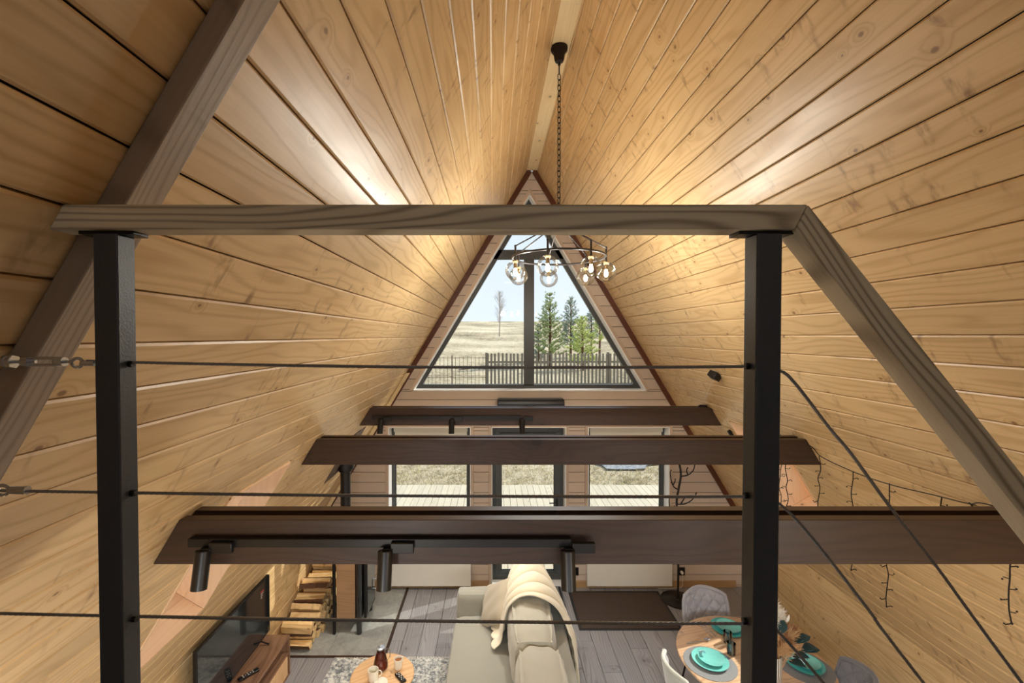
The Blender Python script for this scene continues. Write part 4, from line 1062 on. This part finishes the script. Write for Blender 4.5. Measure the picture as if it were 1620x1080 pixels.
for pts in ([(2.36, 1.43), (2.30, 1.47), (2.26, 1.55), (2.235, 1.66), (2.24, 1.70)], [(2.27, 1.53), (2.29, 1.50), (2.305, 1.55), (2.30, 1.58)],
            [(2.395, 1.60), (2.47, 1.62), (2.53, 1.68), (2.545, 1.76), (2.53, 1.80)], [(2.48, 1.63), (2.46, 1.68), (2.465, 1.72)],
            [(2.35, 1.24), (2.43, 1.25), (2.51, 1.30), (2.55, 1.37), (2.555, 1.41)], [(2.53, 1.33), (2.57, 1.36), (2.58, 1.40)],
            [(2.345, 1.12), (2.28, 1.13), (2.24, 1.22), (2.225, 1.33), (2.235, 1.36)], [(2.40, 1.25), (2.42, 1.30), (2.425, 1.33)], [(2.26, 1.16), (2.29, 1.20), (2.30, 1.23)]):
    m = MB(); pp = smoothpath([(a, 5.787-0.02*i, b) for i, (a, b) in enumerate(pts)]); m.tube(pp, [0.009-0.004*i/len(pp) for i in range(len(pp))], 8); m.ball(pp[-1], 0.009, 8); m.build('branch', IRON, cs)

# ------------------------------------------------------------------ dining table and chairs
TX, TY, TR = 2.12, 3.68, 0.58
dt = thing('dining_table', (TX, TY, 0), 'round pale oak dining table laid with turquoise plates', 'dining table')
m = MB(); m.lathe([(TR-0.03, 0.722), (TR-0.006, 0.728), (TR, 0.738), (TR-0.002, 0.748), (TR-0.008, 0.75)], (TX, TY, 0), 72); m.build('tabletop', TABLEOAK, dt, M=Matrix.Translation((TX, TY, 0)) @ Matrix.Rotation(0.3, 4, 'Z'))
for k in range(4):
    a = PI/4+k*PI/2+0.3; m = MB(); m.tube([(TX+.30*math.cos(a), TY+.30*math.sin(a), 0.722), (TX+.47*math.cos(a), TY+.47*math.sin(a), 0.0)], [0.016, 0.011], 10); m.build('leg', BLACKM, dt)
def chair(name_loc, rz, label, mat, rimmat):
    """local: sits facing +Y (backrest at -Y)"""
    t = thing('dining_chair', name_loc, label, 'chair', 'velvet chairs round the dining table', rz)
    W2 = 0.215
    def back(front):
        def g(u, v):
            a = 2*u-1; hgt = v
            wid = W2*(0.86+0.16*math.sin(PI*min(1, hgt*0.9)))
            rc = 1.0
            top = 0.86; bot = 0.44
            if hgt > 0.80:   # round the upper corners
                q = (hgt-0.80)/0.20; rc = 0.86+0.14*math.sqrt(max(0, 1-q*q))
            x_ = a*wid*rc
            zz_ = bot+(top-bot)*hgt - (0.02*(a*a) if hgt > 0.9 else 0)
            yy_ = -0.205-0.085*hgt + 0.075*(a*a)
            if front:
                edge = min(1, (1-abs(a))*7)*min(1, (1-hgt)*7)
                du = a*2.1; dv = (hgt-0.12)*3.0
                l1 = abs(((du+dv) % 1)-0.5)*2; l2 = abs(((du-dv) % 1)-0.5)*2
                cr_ = min(1-l1, 1-l2) if False else min(1-l1, 1-l2)
                yy_ += 0.020*edge + 0.022*edge*min(1, math.sqrt(max(0, cr_))*1.3)
            else: yy_ -= 0.012
            return (x_, yy_, zz_)
        return g
    m = MB(); m.grid(back(True), 48, 48, flip=True); m.build('backrest', mat, t, local=True, smooth=True)
    m = MB(); m.grid(back(False), 24, 24); 
    m.build('backrest_shell', rimmat, t, local=True, smooth=True)
    # rim piping
    pts = [Vector(back(False)(0, v/10))+Vector((0, .012, 0)) for v in range(0, 11)]+[Vector(back(False)(u/10, 1))+Vector((0, .012, 0)) for u in range(1, 11)]+[Vector(back(False)(1, 1-v/10))+Vector((0, .012, 0)) for v in range(1, 11)]
    m = MB(); m.tube(pts, 0.017, 8); m.build('rim', rimmat, t, local=True)
    m = MB(); m.grid(lambda u, v: ((2*u-1)*0.22*(1-0.12*(1-v)), -0.22+0.44*v, 0.475+0.012*math.sin(PI*u)*math.sin(PI*v)), 12, 12)
    o = softbox((-0.215, 0.215, -0.22, 0.22, 0.40, 0.49), 'seat', mat, None, 0.035, 0.01, 0.0, 10); o.parent = t
    for sx_ in (-1, 1):
        for sy in (-1, 1):
            m = MB(); m.tube([(sx_*0.15, sy*0.15, 0.41), (sx_*0.215, sy*0.205, 0.0)], [0.013, 0.009], 8); m.build('leg', BLACKM, t, local=True)
    return t
chair((2.10, 4.27, 0), PI, 'grey tufted velvet chair at the far side of the dining table', GREYV, GREYV)
chair((1.62, 3.50, 0), -PI/2+0.10, 'grey velvet chair with the light on its back painted pale, seen from behind at the sofa side of the dining table', GREYV, LITSH)
chair((2.56, 3.42, 0), PI/2-0.12, 'dark grey tufted velvet chair between the dining table and the right slope', GREYV2, GREYV2)

def disc(name, c, r, prof, mat, label, cat, group=None, n=48):
    m = MB(); m.lathe([(r*a, b) for a, b in prof], c, n); return tag(m.build(name, mat, smooth=True), label, cat, group)
PLATE = [(0.55, 0.0), (0.62, 0.003), (0.97, 0.014), (1.0, 0.019), (0.96, 0.018), (0.66, 0.007), (0.0001, 0.006)]
BOWL = [(0.5, 0.0), (0.7, 0.004), (0.96, 0.020), (1.0, 0.026), (0.94, 0.025), (0.66, 0.009), (0.0001, 0.007)]
settings = [((1.760, 3.650), 'nearest the sofa', True), ((2.110, 4.060), 'before the far grey chair', False), ((2.500, 3.610), 'beside the right slope', True)]
for (px_, py_), where, pmat in settings:
    z_ = 0.7502
    if pmat:
        disc('placemat', (px_-0.01, py_-0.02, z_), 0.20, [(1.0, 0), (1.0, 0.003), (0.0001, 0.0032)], PMAT, 'round slate-grey placemat on the dining table '+where, 'placemat', 'grey placemats'); z_ += 0.0035
    disc('dinner_plate', (px_, py_, z_), 0.140, PLATE, TEAL if where[0] == 'n' else TEALD, 'large turquoise dinner plate on the dining table '+where, 'plate', 'turquoise dinner plates')
    disc('side_plate', (px_+0.01, py_+0.0, z_+0.0075), 0.102, BOWL, TEAL, 'smaller turquoise plate stacked on the dinner plate '+where, 'plate', 'small turquoise plates')
# folded teal bowl and shards of napkins on the setting by the slope
def napkin(c, s, rz, label, mat):
    m = MB(); R_ = Matrix.Rotation(rz, 3, 'Z')
    def g(u, v): return Vector(c)+R_ @ Vector(((u-0.5)*s*(1-v*0.6), (v-0.5)*s, 0.012+0.03*math.sin(PI*u)*(1-v)+0.004*math.sin(14*v)))
    m.grid(g, 12, 12); return tag(m.build('napkin', mat, thick=0.003, smooth=True), label, 'napkin', 'folded napkins')
napkin((2.47, 3.63, 0.772), 0.10, 0.7, 'pale blue folded napkin on the plate beside the right slope', plain('pale_blue_cloth', srgb(150, 196, 206), 0.8))
napkin((1.715, 3.700, 0.777), 0.045, 0.3, 'small pale blue folded napkin on the plate nearest the sofa', bpy.data.materials['pale_blue_cloth'])
# cutlery
def cutlery(p, q, kind, label):
    t = thing(kind, p, label, kind); P0, P1 = Vector(p), Vector(q); d = (P1-P0).normalized(); s = Vector((-d.y, d.x, 0))
    m = MB(); m.tube([P0, P0.lerp(P1, 0.7)], [0.0045, 0.0028], 6); m.build('handle', CHROME, t)
    if kind == 'spoon':
        m = MB(); c = P0.lerp(P1, 0.86); m.grid(lambda u, v: c+d*(math.cos(2*PI*u)*v*0.028)+s*(math.sin(2*PI*u)*v*0.018)+Vector((0, 0, 0.004+0.006*v*v)), 20, 5); m.build('bowl', CHROME, t, thick=0.0015)
    elif kind == 'fork':
        m = MB(); c = P0.lerp(P1, 0.75)
        for k in (-1.5, -.5, .5, 1.5): m.tube([c, c+d*0.015+s*k*0.005, P1+s*k*0.005], 0.0013, 4)
        m.build('tine', CHROME, t)
    else:
        m = MB(); c = P0.lerp(P1, 0.6); m.prism([c+s*0.006, c-s*0.006, P1-s*0.004, P1+s*0.008], (0, 0, 0.0015)); m.build('blade', CHROME, t)
cutlery((1.66, 3.858, 0.756), (1.885, 3.912, 0.756), 'spoon', 'steel spoon lying between two place settings on the dining table')
cutlery((1.885, 4.15, 0.756), (1.915, 3.93, 0.756), 'fork', 'steel fork beside the far turquoise plate')
cutlery((1.915, 4.16, 0.756), (1.955, 3.94, 0.756), 'knife', 'steel knife beside the far turquoise plate')
for (gx, gy, lab) in ((1.975, 3.735, 'blue crystal tumbler next to the plates nearest the sofa'), (2.02, 3.88, 'blue crystal tumbler near the middle of the table'), (2.36, 3.83, 'blue crystal tumbler near the plates by the slope')):
    m = MB(); m.lathe([(0.028, 0.0), (0.034, 0.004), (0.037, 0.05), (0.036, 0.095), (0.033, 0.095), (0.032, 0.02), (0.0001, 0.012)], (gx, gy, 0.7505), 10)
    tag(m.build('tumbler', BLUEGL), lab, 'glass', 'blue crystal tumblers')
# vase with dried flowers
VX, VY = 2.115, 3.40
vz = thing('flower_vase', (VX, VY, 0.75), 'striped ribbed vase on the dining table', 'vase')
m = MB(); m.lathe([(0.045, 0.0), (0.055, 0.004), (0.062, 0.12), (0.060, 0.235), (0.056, 0.24), (0.052, 0.235), (0.050, 0.05)], (VX, VY, 0.7505), 40); m.build('body', VASEM, vz)
fb_ = thing('dried_bouquet', (VX, VY, 0.98), 'dried bouquet of white plumes, bunny tails and dark leaves in the vase', 'bouquet')
rnd = random.Random(3)
def stem_pts(dx, dy, h): return [Vector((VX+dx*0.1, VY+dy*0.1, 0.80)), Vector((VX+dx*0.5, VY+dy*0.5, 0.98+h*0.5)), Vector((VX+dx, VY+dy, 0.98+h))]
for dx, dy, h, kind in ((0.08, 0.10, 0.28, 'p'), (0.11, 0.08, 0.27, 'p'), (0.06, 0.06, 0.30, 'p'), (0.13, 0.10, 0.24, 'p'), (0.10, 0.12, 0.31, 'p'), (0.155, 0.07, 0.235, 't'), (0.13, 0.03, 0.20, 't'), (0.165, 0.04, 0.19, 't'),
                        (0.175, 0.03, 0.17, 's'), (0.16, 0.00, 0.15, 's'), (0.20, 0.04, 0.15, 's'), (0.14, 0.02, 0.17, 's'), (0.08, -0.02, 0.14, 's'), (0.06, -0.05, 0.10, 's'), (0.10, -0.03, 0.12, 's'), (0.11, -0.01, 0.15, 's'), (0.07, -0.06, 0.07, 's'), (0.12, -0.05, 0.08, 's'),
                        (0.22, -0.02, 0.13, 'l'), (0.24, -0.05, 0.08, 'l'), (0.16, -0.08, 0.04, 'l'), (0.08, 0.02, 0.20, 'l'), (0.27, -0.04, 0.06, 'l'), (0.20, 0.00, 0.12, 'l'), (0.12, -0.10, 0.0, 'l')):
    pts = stem_pts(dx, dy, h); m = MB(); m.tube(smoothpath(pts), 0.0018, 5); s_ = m.build('stem', STRAW, fb_)
    tip = pts[-1]; d = (pts[-1]-pts[-2]).normalized(); m = MB()
    if kind == 'p':
        for i in range(260):
            q = tip+d*rnd.uniform(-0.09, 0.02); r_ = Vector((rnd.gauss(0, 1), rnd.gauss(0, 1), rnd.gauss(0.6, 1))).normalized()*rnd.uniform(0.02, 0.05)
            m.tube([q, q+r_], [0.0022, 0.0006], 3)
        m.build('plume', FLUFF, s_)
    elif kind == 't':
        m.tube([tip-d*0.03, tip-d*0.015, tip+d*0.01, tip+d*0.03], [0.004, 0.011, 0.010, 0.003], 8); m.build('bunny_tail', FLUFF if dy > 0.06 else RUST, s_)
    elif kind == 's':
        for i in range(130):
            q = tip+d*rnd.uniform(-0.10, 0.0); r_ = (d+Vector((rnd.gauss(0, .5), rnd.gauss(0, .5), rnd.gauss(0, .5)))).normalized()*0.05
            m.tube([q, q+r_], [0.0026, 0.0008], 3)
        m.build('seed_head', STRAW if rnd.random() < 0.6 else RUST, s_)
    else:
        sd_ = d.cross(Vector((0, 0, 1))).normalized()
        m.grid(lambda u, v: tip+d*(v-0.5)*0.11+sd_*(u-0.5)*0.095*math.sin(PI*min(1, v+0.03))+Vector((0, 0, 0.02*math.sin(PI*v))), 8, 10); m.build('leaf', LEAFD, s_, thick=0.001)

# ------------------------------------------------------------------ small things on the right slope
sb = thing('motion_sensor', (2.09, 4.25, 3.03), 'small black box with a thin cord on the upper right slope', 'sensor')
c = Vector((xr(3.04), 4.25, 3.04))+nR*0.035
m = MB(); m.box(-0.045, 0.045, -0.045, 0.045, -0.03, 0.03); Mb = Matrix.Translation(c) @ Matrix.Rotation(0.6, 4, 'Y') @ Matrix.Rotation(0.5, 4, 'Z'); m.v = [tuple(Mb @ Vector(v)) for v in m.v]
m.build('case', BLACKM, sb, bevel=0.006)
m = MB(); m.tube([c+Vector((-0.01, 0, -0.02)), Vector((xr(2.64)-0.03, 5.0, 2.64))], 0.0025, 5); m.build('cord', CERAM, sb)
wc = thing('wire_coil', (2.33, 4.93, 2.62), 'little coil of dark wire on the right end of the farthest beam', 'wire')
m = MB()
for k in range(4): ring(m, (2.28+0.006*k, 4.97, 2.622+0.005*k), 0.05-0.004*k, 0.003, (0.1*k-0.2, 0.1, 1))
m.build('coil', IRON, wc)
m = MB(); m.tube(smoothpath([(2.31, 4.93, 2.63), (2.38, 4.86, 2.58), (2.45, 4.79, 2.46), (2.49, 4.75, 2.40)]), 0.0035, 6); m.build('lead', IRON, wc)
m = MB(); m.box(-0.022, 0.022, -0.018, 0.018, -0.04, 0.04); Mb = Matrix.Translation((2.485, 4.74, 2.375)) @ Matrix.Rotation(-0.6, 4, 'Y'); m.v = [tuple(Mb @ Vector(v)) for v in m.v]; m.build('adapter', BLACKM, wc, bevel=0.004)
# icicle string lights
sl_ = thing('string_lights', (2.4, 2.8, 2.5), 'unlit icicle string lights with dark wire hung along the right slope', 'string lights')
inn = nR*0.02
main = [Vector(p)+inn for p in ((2.37, 3.95, 2.585), (2.364, 3.394, 2.595), (2.406, 3.301, 2.525), (2.422, 3.031, 2.498), (2.419, 2.751, 2.504), (2.393, 2.438, 2.547), (2.378, 2.249, 2.572), (2.357, 2.155, 2.606), (2.34, 1.9, 2.62), (2.35, 1.6, 2.60))]
m = MB(); m.tube(smoothpath(main), 0.0032, 5); m.build('main_wire', IRON, sl_)
rnd = random.Random(5)
def strand(x_, y_, z_, L_):
    pts = []; n = max(3, int(L_/0.05))
    for i in range(n+1): pts.append(Vector((x_+rnd.uniform(-.010, .010), y_+rnd.uniform(-.008, .008), z_-L_*i/n)))
    m = MB(); m.tube(smoothpath(pts), 0.0032, 5)
    for i in range(1, n+1):
        s = 1 if i % 2 else -1; q = pts[i]
        m.tube([q, q+Vector((s*0.03, 0, rnd.uniform(-.012, .012)))], 0.0026, 4); m.ball(q+Vector((s*0.034, 0, 0)), 0.0045, 6)
        if i == n: m.ball(q, 0.006, 6)
    m.build('strand', IRON, sl_)
for x_, y_, z_, L_ in ((2.37, 3.74, 2.60, 0.62), (2.345, 3.62, 2.59, 0.66), (2.37, 3.30, 2.52, 0.60), (2.40, 3.02, 2.49, 0.66), (2.40, 2.75, 2.50, 0.76), (2.37, 2.40, 2.545, 0.14), (2.36, 2.24, 2.57, 0.03), (2.31, 2.02, 2.61, 0.50)):
    strand(x_, y_, z_, L_)

# ------------------------------------------------------------------ outside: deck, meadow, fences, trees
def gz(Y):
    if Y < 10.4: return -0.15
    if Y < 18: return -0.15+(Y-10.4)/7.6*1.2
    if Y < 66: return 1.05+(Y-18)/48*2.24
    return 3.29+(Y-66)/94*5.1
dk = MB(); dk.box(-4, 5, 6.4, 10.3, -0.16, -0.13)
dko = struct(dk.build('floor_deck', GAP), 'wooden deck outside the garden door')
me = None
for i in range(62):
    x_ = -3.8+0.136*i
    if me is None:
        q = MB().box(-0.0645, 0.0645, -2.02, 2.02, -0.02, 0.0); me = bpy.data.meshes.new('plank'); me.from_pydata(q.v, [], q.f); me.materials.append(DECK)
    o = bpy.data.objects.new('plank', me); COL.objects.link(o); o.parent = dko; o.location = (x_, 8.38, -0.03)
def gnd():
    m = MB(); ys = [6.2, 8, 10.2]+[10.4+0.1*i for i in range(76)]+[18+1.0*i for i in range(1, 49)]+[66+6*i for i in range(1, 17)]+[200, 300]
    xs = [-300, -150, -80, -50, -30, -20, -14]+[-10+0.25*i for i in range(81)]+[14, 20, 30, 50, 80, 150, 300]
    rnd = random.Random(2); vs_ = []
    for Y in ys:
        for X in xs: vs_.append((X, Y, gz(min(Y, 162))+(rnd.uniform(-.02, .025) if 10.4 < Y < 18 else rnd.uniform(-.05, .05)*(1 if Y > 18 else 0))-(2*(Y-162)/100 if Y > 162 else 0)))
    nx = len(xs); fs = [(j*nx+i, j*nx+i+1, (j+1)*nx+i+1, (j+1)*nx+i) for j in range(len(ys)-1) for i in range(nx-1)]
    m.add(vs_, fs); return struct(m.build('ground', GROUND, smooth=True), 'dry straw-coloured meadow rising to the horizon')
gnd()
m = MB(); rnd = random.Random(9)
for i in range(9000):
    Y = 10.38+abs(rnd.gauss(0, 1))*1.6; X = rnd.uniform(-3.6, 5.6)
    if Y > 17: continue
    z0 = gz(Y); h = rnd.uniform(0.03, 0.09); a = rnd.uniform(0, PI); dx, dy = math.cos(a)*0.008, math.sin(a)*0.008; lx, ly = rnd.uniform(-.05, .05), rnd.uniform(-.05, .05)
    m.add([(X-dx, Y-dy, z0-.01), (X+dx, Y+dy, z0-.01), (X+lx, Y+ly, z0+h)], [(0, 1, 2)])
g_ = m.build('grass', GRASSB, smooth=False); tag(g_, 'short dry grass growing beyond the deck', 'grass', kind='stuff')
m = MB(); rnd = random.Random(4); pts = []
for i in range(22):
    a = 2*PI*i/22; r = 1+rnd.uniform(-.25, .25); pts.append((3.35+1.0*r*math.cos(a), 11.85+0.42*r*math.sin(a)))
m.prism([(a, b, gz(b)+0.03) for a, b in pts], (0, 0, 0.02)); tag(m.build('speckle_patch', mk_speck('grey_speckle', srgb(120, 122, 126), srgb(160, 160, 158), 20)), 'irregular grey speckled patch in the grass outside the right window', 'speckle', kind='stuff')  # flat speckled grey patch laid on the grass
# picket fence
FY = 18.0
pf = thing('picket_fence', (3.0, FY, 1.0), 'weathered wooden picket fence behind the house', 'fence')
pm_ = None; x_ = -0.24; i = 0; rnd = random.Random(8)
while x_ < 8.6:
    if pm_ is None:
        q = MB().prism([(-0.04, 0, 0), (0.04, 0, 0), (0.04, 0, 1.64), (0.0, 0, 1.67), (-0.04, 0, 1.64)], (0, 0.022, 0)); pm_ = bpy.data.meshes.new('picket'); pm_.from_pydata(q.v, [], q.f); pm_.materials.append(FENCEW)
    o = bpy.data.objects.new('picket', pm_); COL.objects.link(o); o.parent = pf
    o.location = (x_-3.0, -0.03+x_*0.12, rnd.uniform(-.015, .02)+0.045-x_*0.005); o.rotation_euler = (0, rnd.uniform(-.012, .012), 0)
    x_ += 0.152; i += 1
for z_ in (1.32, 0.42):
    MB().prism([(-0.3, FY, 1.0+z_), (8.7, FY+1.05, 1.0+z_-0.05), (8.7, FY+1.05, 1.07+z_-0.05), (-0.3, FY, 1.07+z_)], (0, 0.04, 0)).build('rail', FENCEW, pf)
for x_ in (-0.28, 2.2, 4.7, 7.2): MB().box(x_-0.045, x_+0.045, FY+0.05+x_*0.12, FY+0.14+x_*0.12, 1.0, 2.72).build('post', FENCEW, pf)
wfc = thing('wire_fence', (-2.2, FY, 1.0), 'thin wire mesh fence left of the picket fence', 'fence')
WIREM = plain('rusty_wire', srgb(120, 98, 82), 0.7)
x_ = -4.6; wm = None
while x_ < -0.3:
    if wm is None: q = MB().tube([(0, 0, 0), (0, 0, 1.52)], 0.009, 5); wm = bpy.data.meshes.new('wire'); wm.from_pydata(q.v, [], q.f); wm.materials.append(WIREM)
    o = bpy.data.objects.new('wire', wm); COL.objects.link(o); o.parent = wfc; o.location = (x_+2.2, 0, 0.05); x_ += 0.155
for z_ in (1.57, 1.24, 1.18, 0.86, 0.80, 0.4): MB().tube([(-4.6, FY, 1+z_-0.05), (-0.3, FY, 1+z_-0.05)], 0.009, 5).build('wire', WIREM, wfc)
for x_ in (-4.0, -1.64): MB().tube([(x_, FY+0.02, 1.0), (x_, FY+0.02, 2.62)], 0.025, 6).build('post', WIREM, wfc)
br_ = MB(); br_.tube(smoothpath([(-1.5, 19.5, 1.93), (-0.9, 19.4, 2.02), (-0.3, 19.3, 2.12), (0.3, 19.3, 2.03)]), [0.03]*19, 6)
for k in range(6): br_.tube([(-1.2+k*0.28, 19.4, 2.0), (-1.1+k*0.3, 19.4, 2.0+random.uniform(-.2, .2))], 0.012, 4)
tag(br_.build('fallen_branch', BIRCHB), 'bare fallen branch lying behind the wire fence', 'branch')

def pine(X, Y, ztop, hw, mat, seed, label, sparse=1.0, bare=0.15):
    rnd = random.Random(seed); z0 = gz(Y)-0.05; H = ztop-z0
    t = thing('pine_tree', (X, Y, z0), label, 'tree', 'pines beyond the fence')
    m = MB(); m.tube([(X, Y, z0), (X+0.03, Y, z0+H*0.5), (X, Y, ztop)], [0.07*hw+0.03, 0.05*hw+.015, 0.012], 7); m.build('trunk', BARK, t)
    bmz = MB(); f = MB(); nb = int(17*H/4.5)
    for i in range(nb):
        q = bare+(1-bare)*i/nb; zz_ = z0+H*q; L0 = hw*(1-q)**0.75*1.05+0.10; k0 = rnd.uniform(0, 6)
        for k in range(5):
            if rnd.random() > 0.9*sparse: continue
            a = k0+k*2*PI/5+rnd.uniform(-.3, .3); L_ = L0*rnd.uniform(0.7, 1.1); p0 = Vector((X, Y, zz_)); d = Vector((math.cos(a), math.sin(a), rnd.uniform(0.15, 0.5)+0.5*q))
            p1 = p0+d*L_; bmz.tube([p0, p1], [0.016, 0.005], 4)
            ns = max(5, int(L_/0.04))
            for j in range(ns):
                s = 0.25+0.75*j/ns; c = p0.lerp(p1, s)+Vector((rnd.gauss(0, .05), rnd.gauss(0, .05), rnd.gauss(0.02, .04)))*(1.2-s*0.4)
                ux = (d*0.5+Vector((rnd.gauss(0, .5), rnd.gauss(0, .5), rnd.uniform(0.1, 1.0)))).normalized()
                for _ in range(9):
                    r_ = (ux+Vector((rnd.gauss(0, .55), rnd.gauss(0, .55), rnd.gauss(0, .45)))).normalized()*rnd.uniform(0.09, 0.17); o_ = r_.orthogonal().normalized()*0.017
                    f.add([c-o_, c+o_, c+r_], [(0, 1, 2)])
    bmz.build('branches', BARK, t); fo = f.build('foliage', mat, t, smooth=False); fo['kind'] = 'stuff'
pine(3.46, 28, 6.05, 1.15, NEEDLE, 1, 'tallest bushy green pine beyond the picket fence')
pine(5.25, 31, 6.05, 1.0, NEEDLEB, 2, 'dark bluish pine second from the window mullion', 0.9, 0.25)
pine(5.06, 26, 4.55, 1.05, NEEDLEL, 3, 'small bright yellow-green pine in front of the others', 1.0, 0.1)
pine(6.75, 29, 4.80, 0.85, NEEDLEL, 4, 'sparse pale pine nearest the right window edge', 0.55, 0.4)
pine(7.30, 34, 5.45, 0.8, NEEDLEB, 5, 'distant bluish pine behind the sparse pale one', 0.8, 0.3)
pine(2.95, 30, 4.2, 0.6, NEEDLEB, 6, 'low bluish pine half hidden by the window mullion', 0.8, 0.1)
def birch():
    X, Y = 0.85, 66.0; z0 = gz(Y); rnd = random.Random(12)
    t = thing('bare_birch', (X, Y, z0), 'lone bare birch standing on the field', 'tree')
    m = MB(); m.tube([(X, Y, z0-0.2), (X+.1, Y, z0+3), (X, Y, z0+6.5)], [0.09, 0.06, 0.015], 6); m.build('trunk', BIRCHB, t)
    m = MB()
    for i in range(75):
        q = 0.28+0.70*i/75; p0 = Vector((X+0.05, Y, z0+6.4*q)); a = rnd.uniform(0, 6.28); L_ = 1.7*math.sin(PI*(0.15+0.85*(q-0.28)/0.72))*rnd.uniform(.6, 1)+0.15
        p1 = p0+Vector((math.cos(a)*0.6, math.sin(a)*0.6, 0.85)).normalized()*L_; m.tube([p0, p1], [0.018, 0.006], 3)
        for j in range(5):
            s = p0.lerp(p1, rnd.uniform(.3, 1)); m.tube([s, s+Vector((rnd.gauss(0, .3), rnd.gauss(0, .3), rnd.uniform(.1, .5)))], 0.005, 3)
    m.build('branches', BIRCHB, t)
birch()
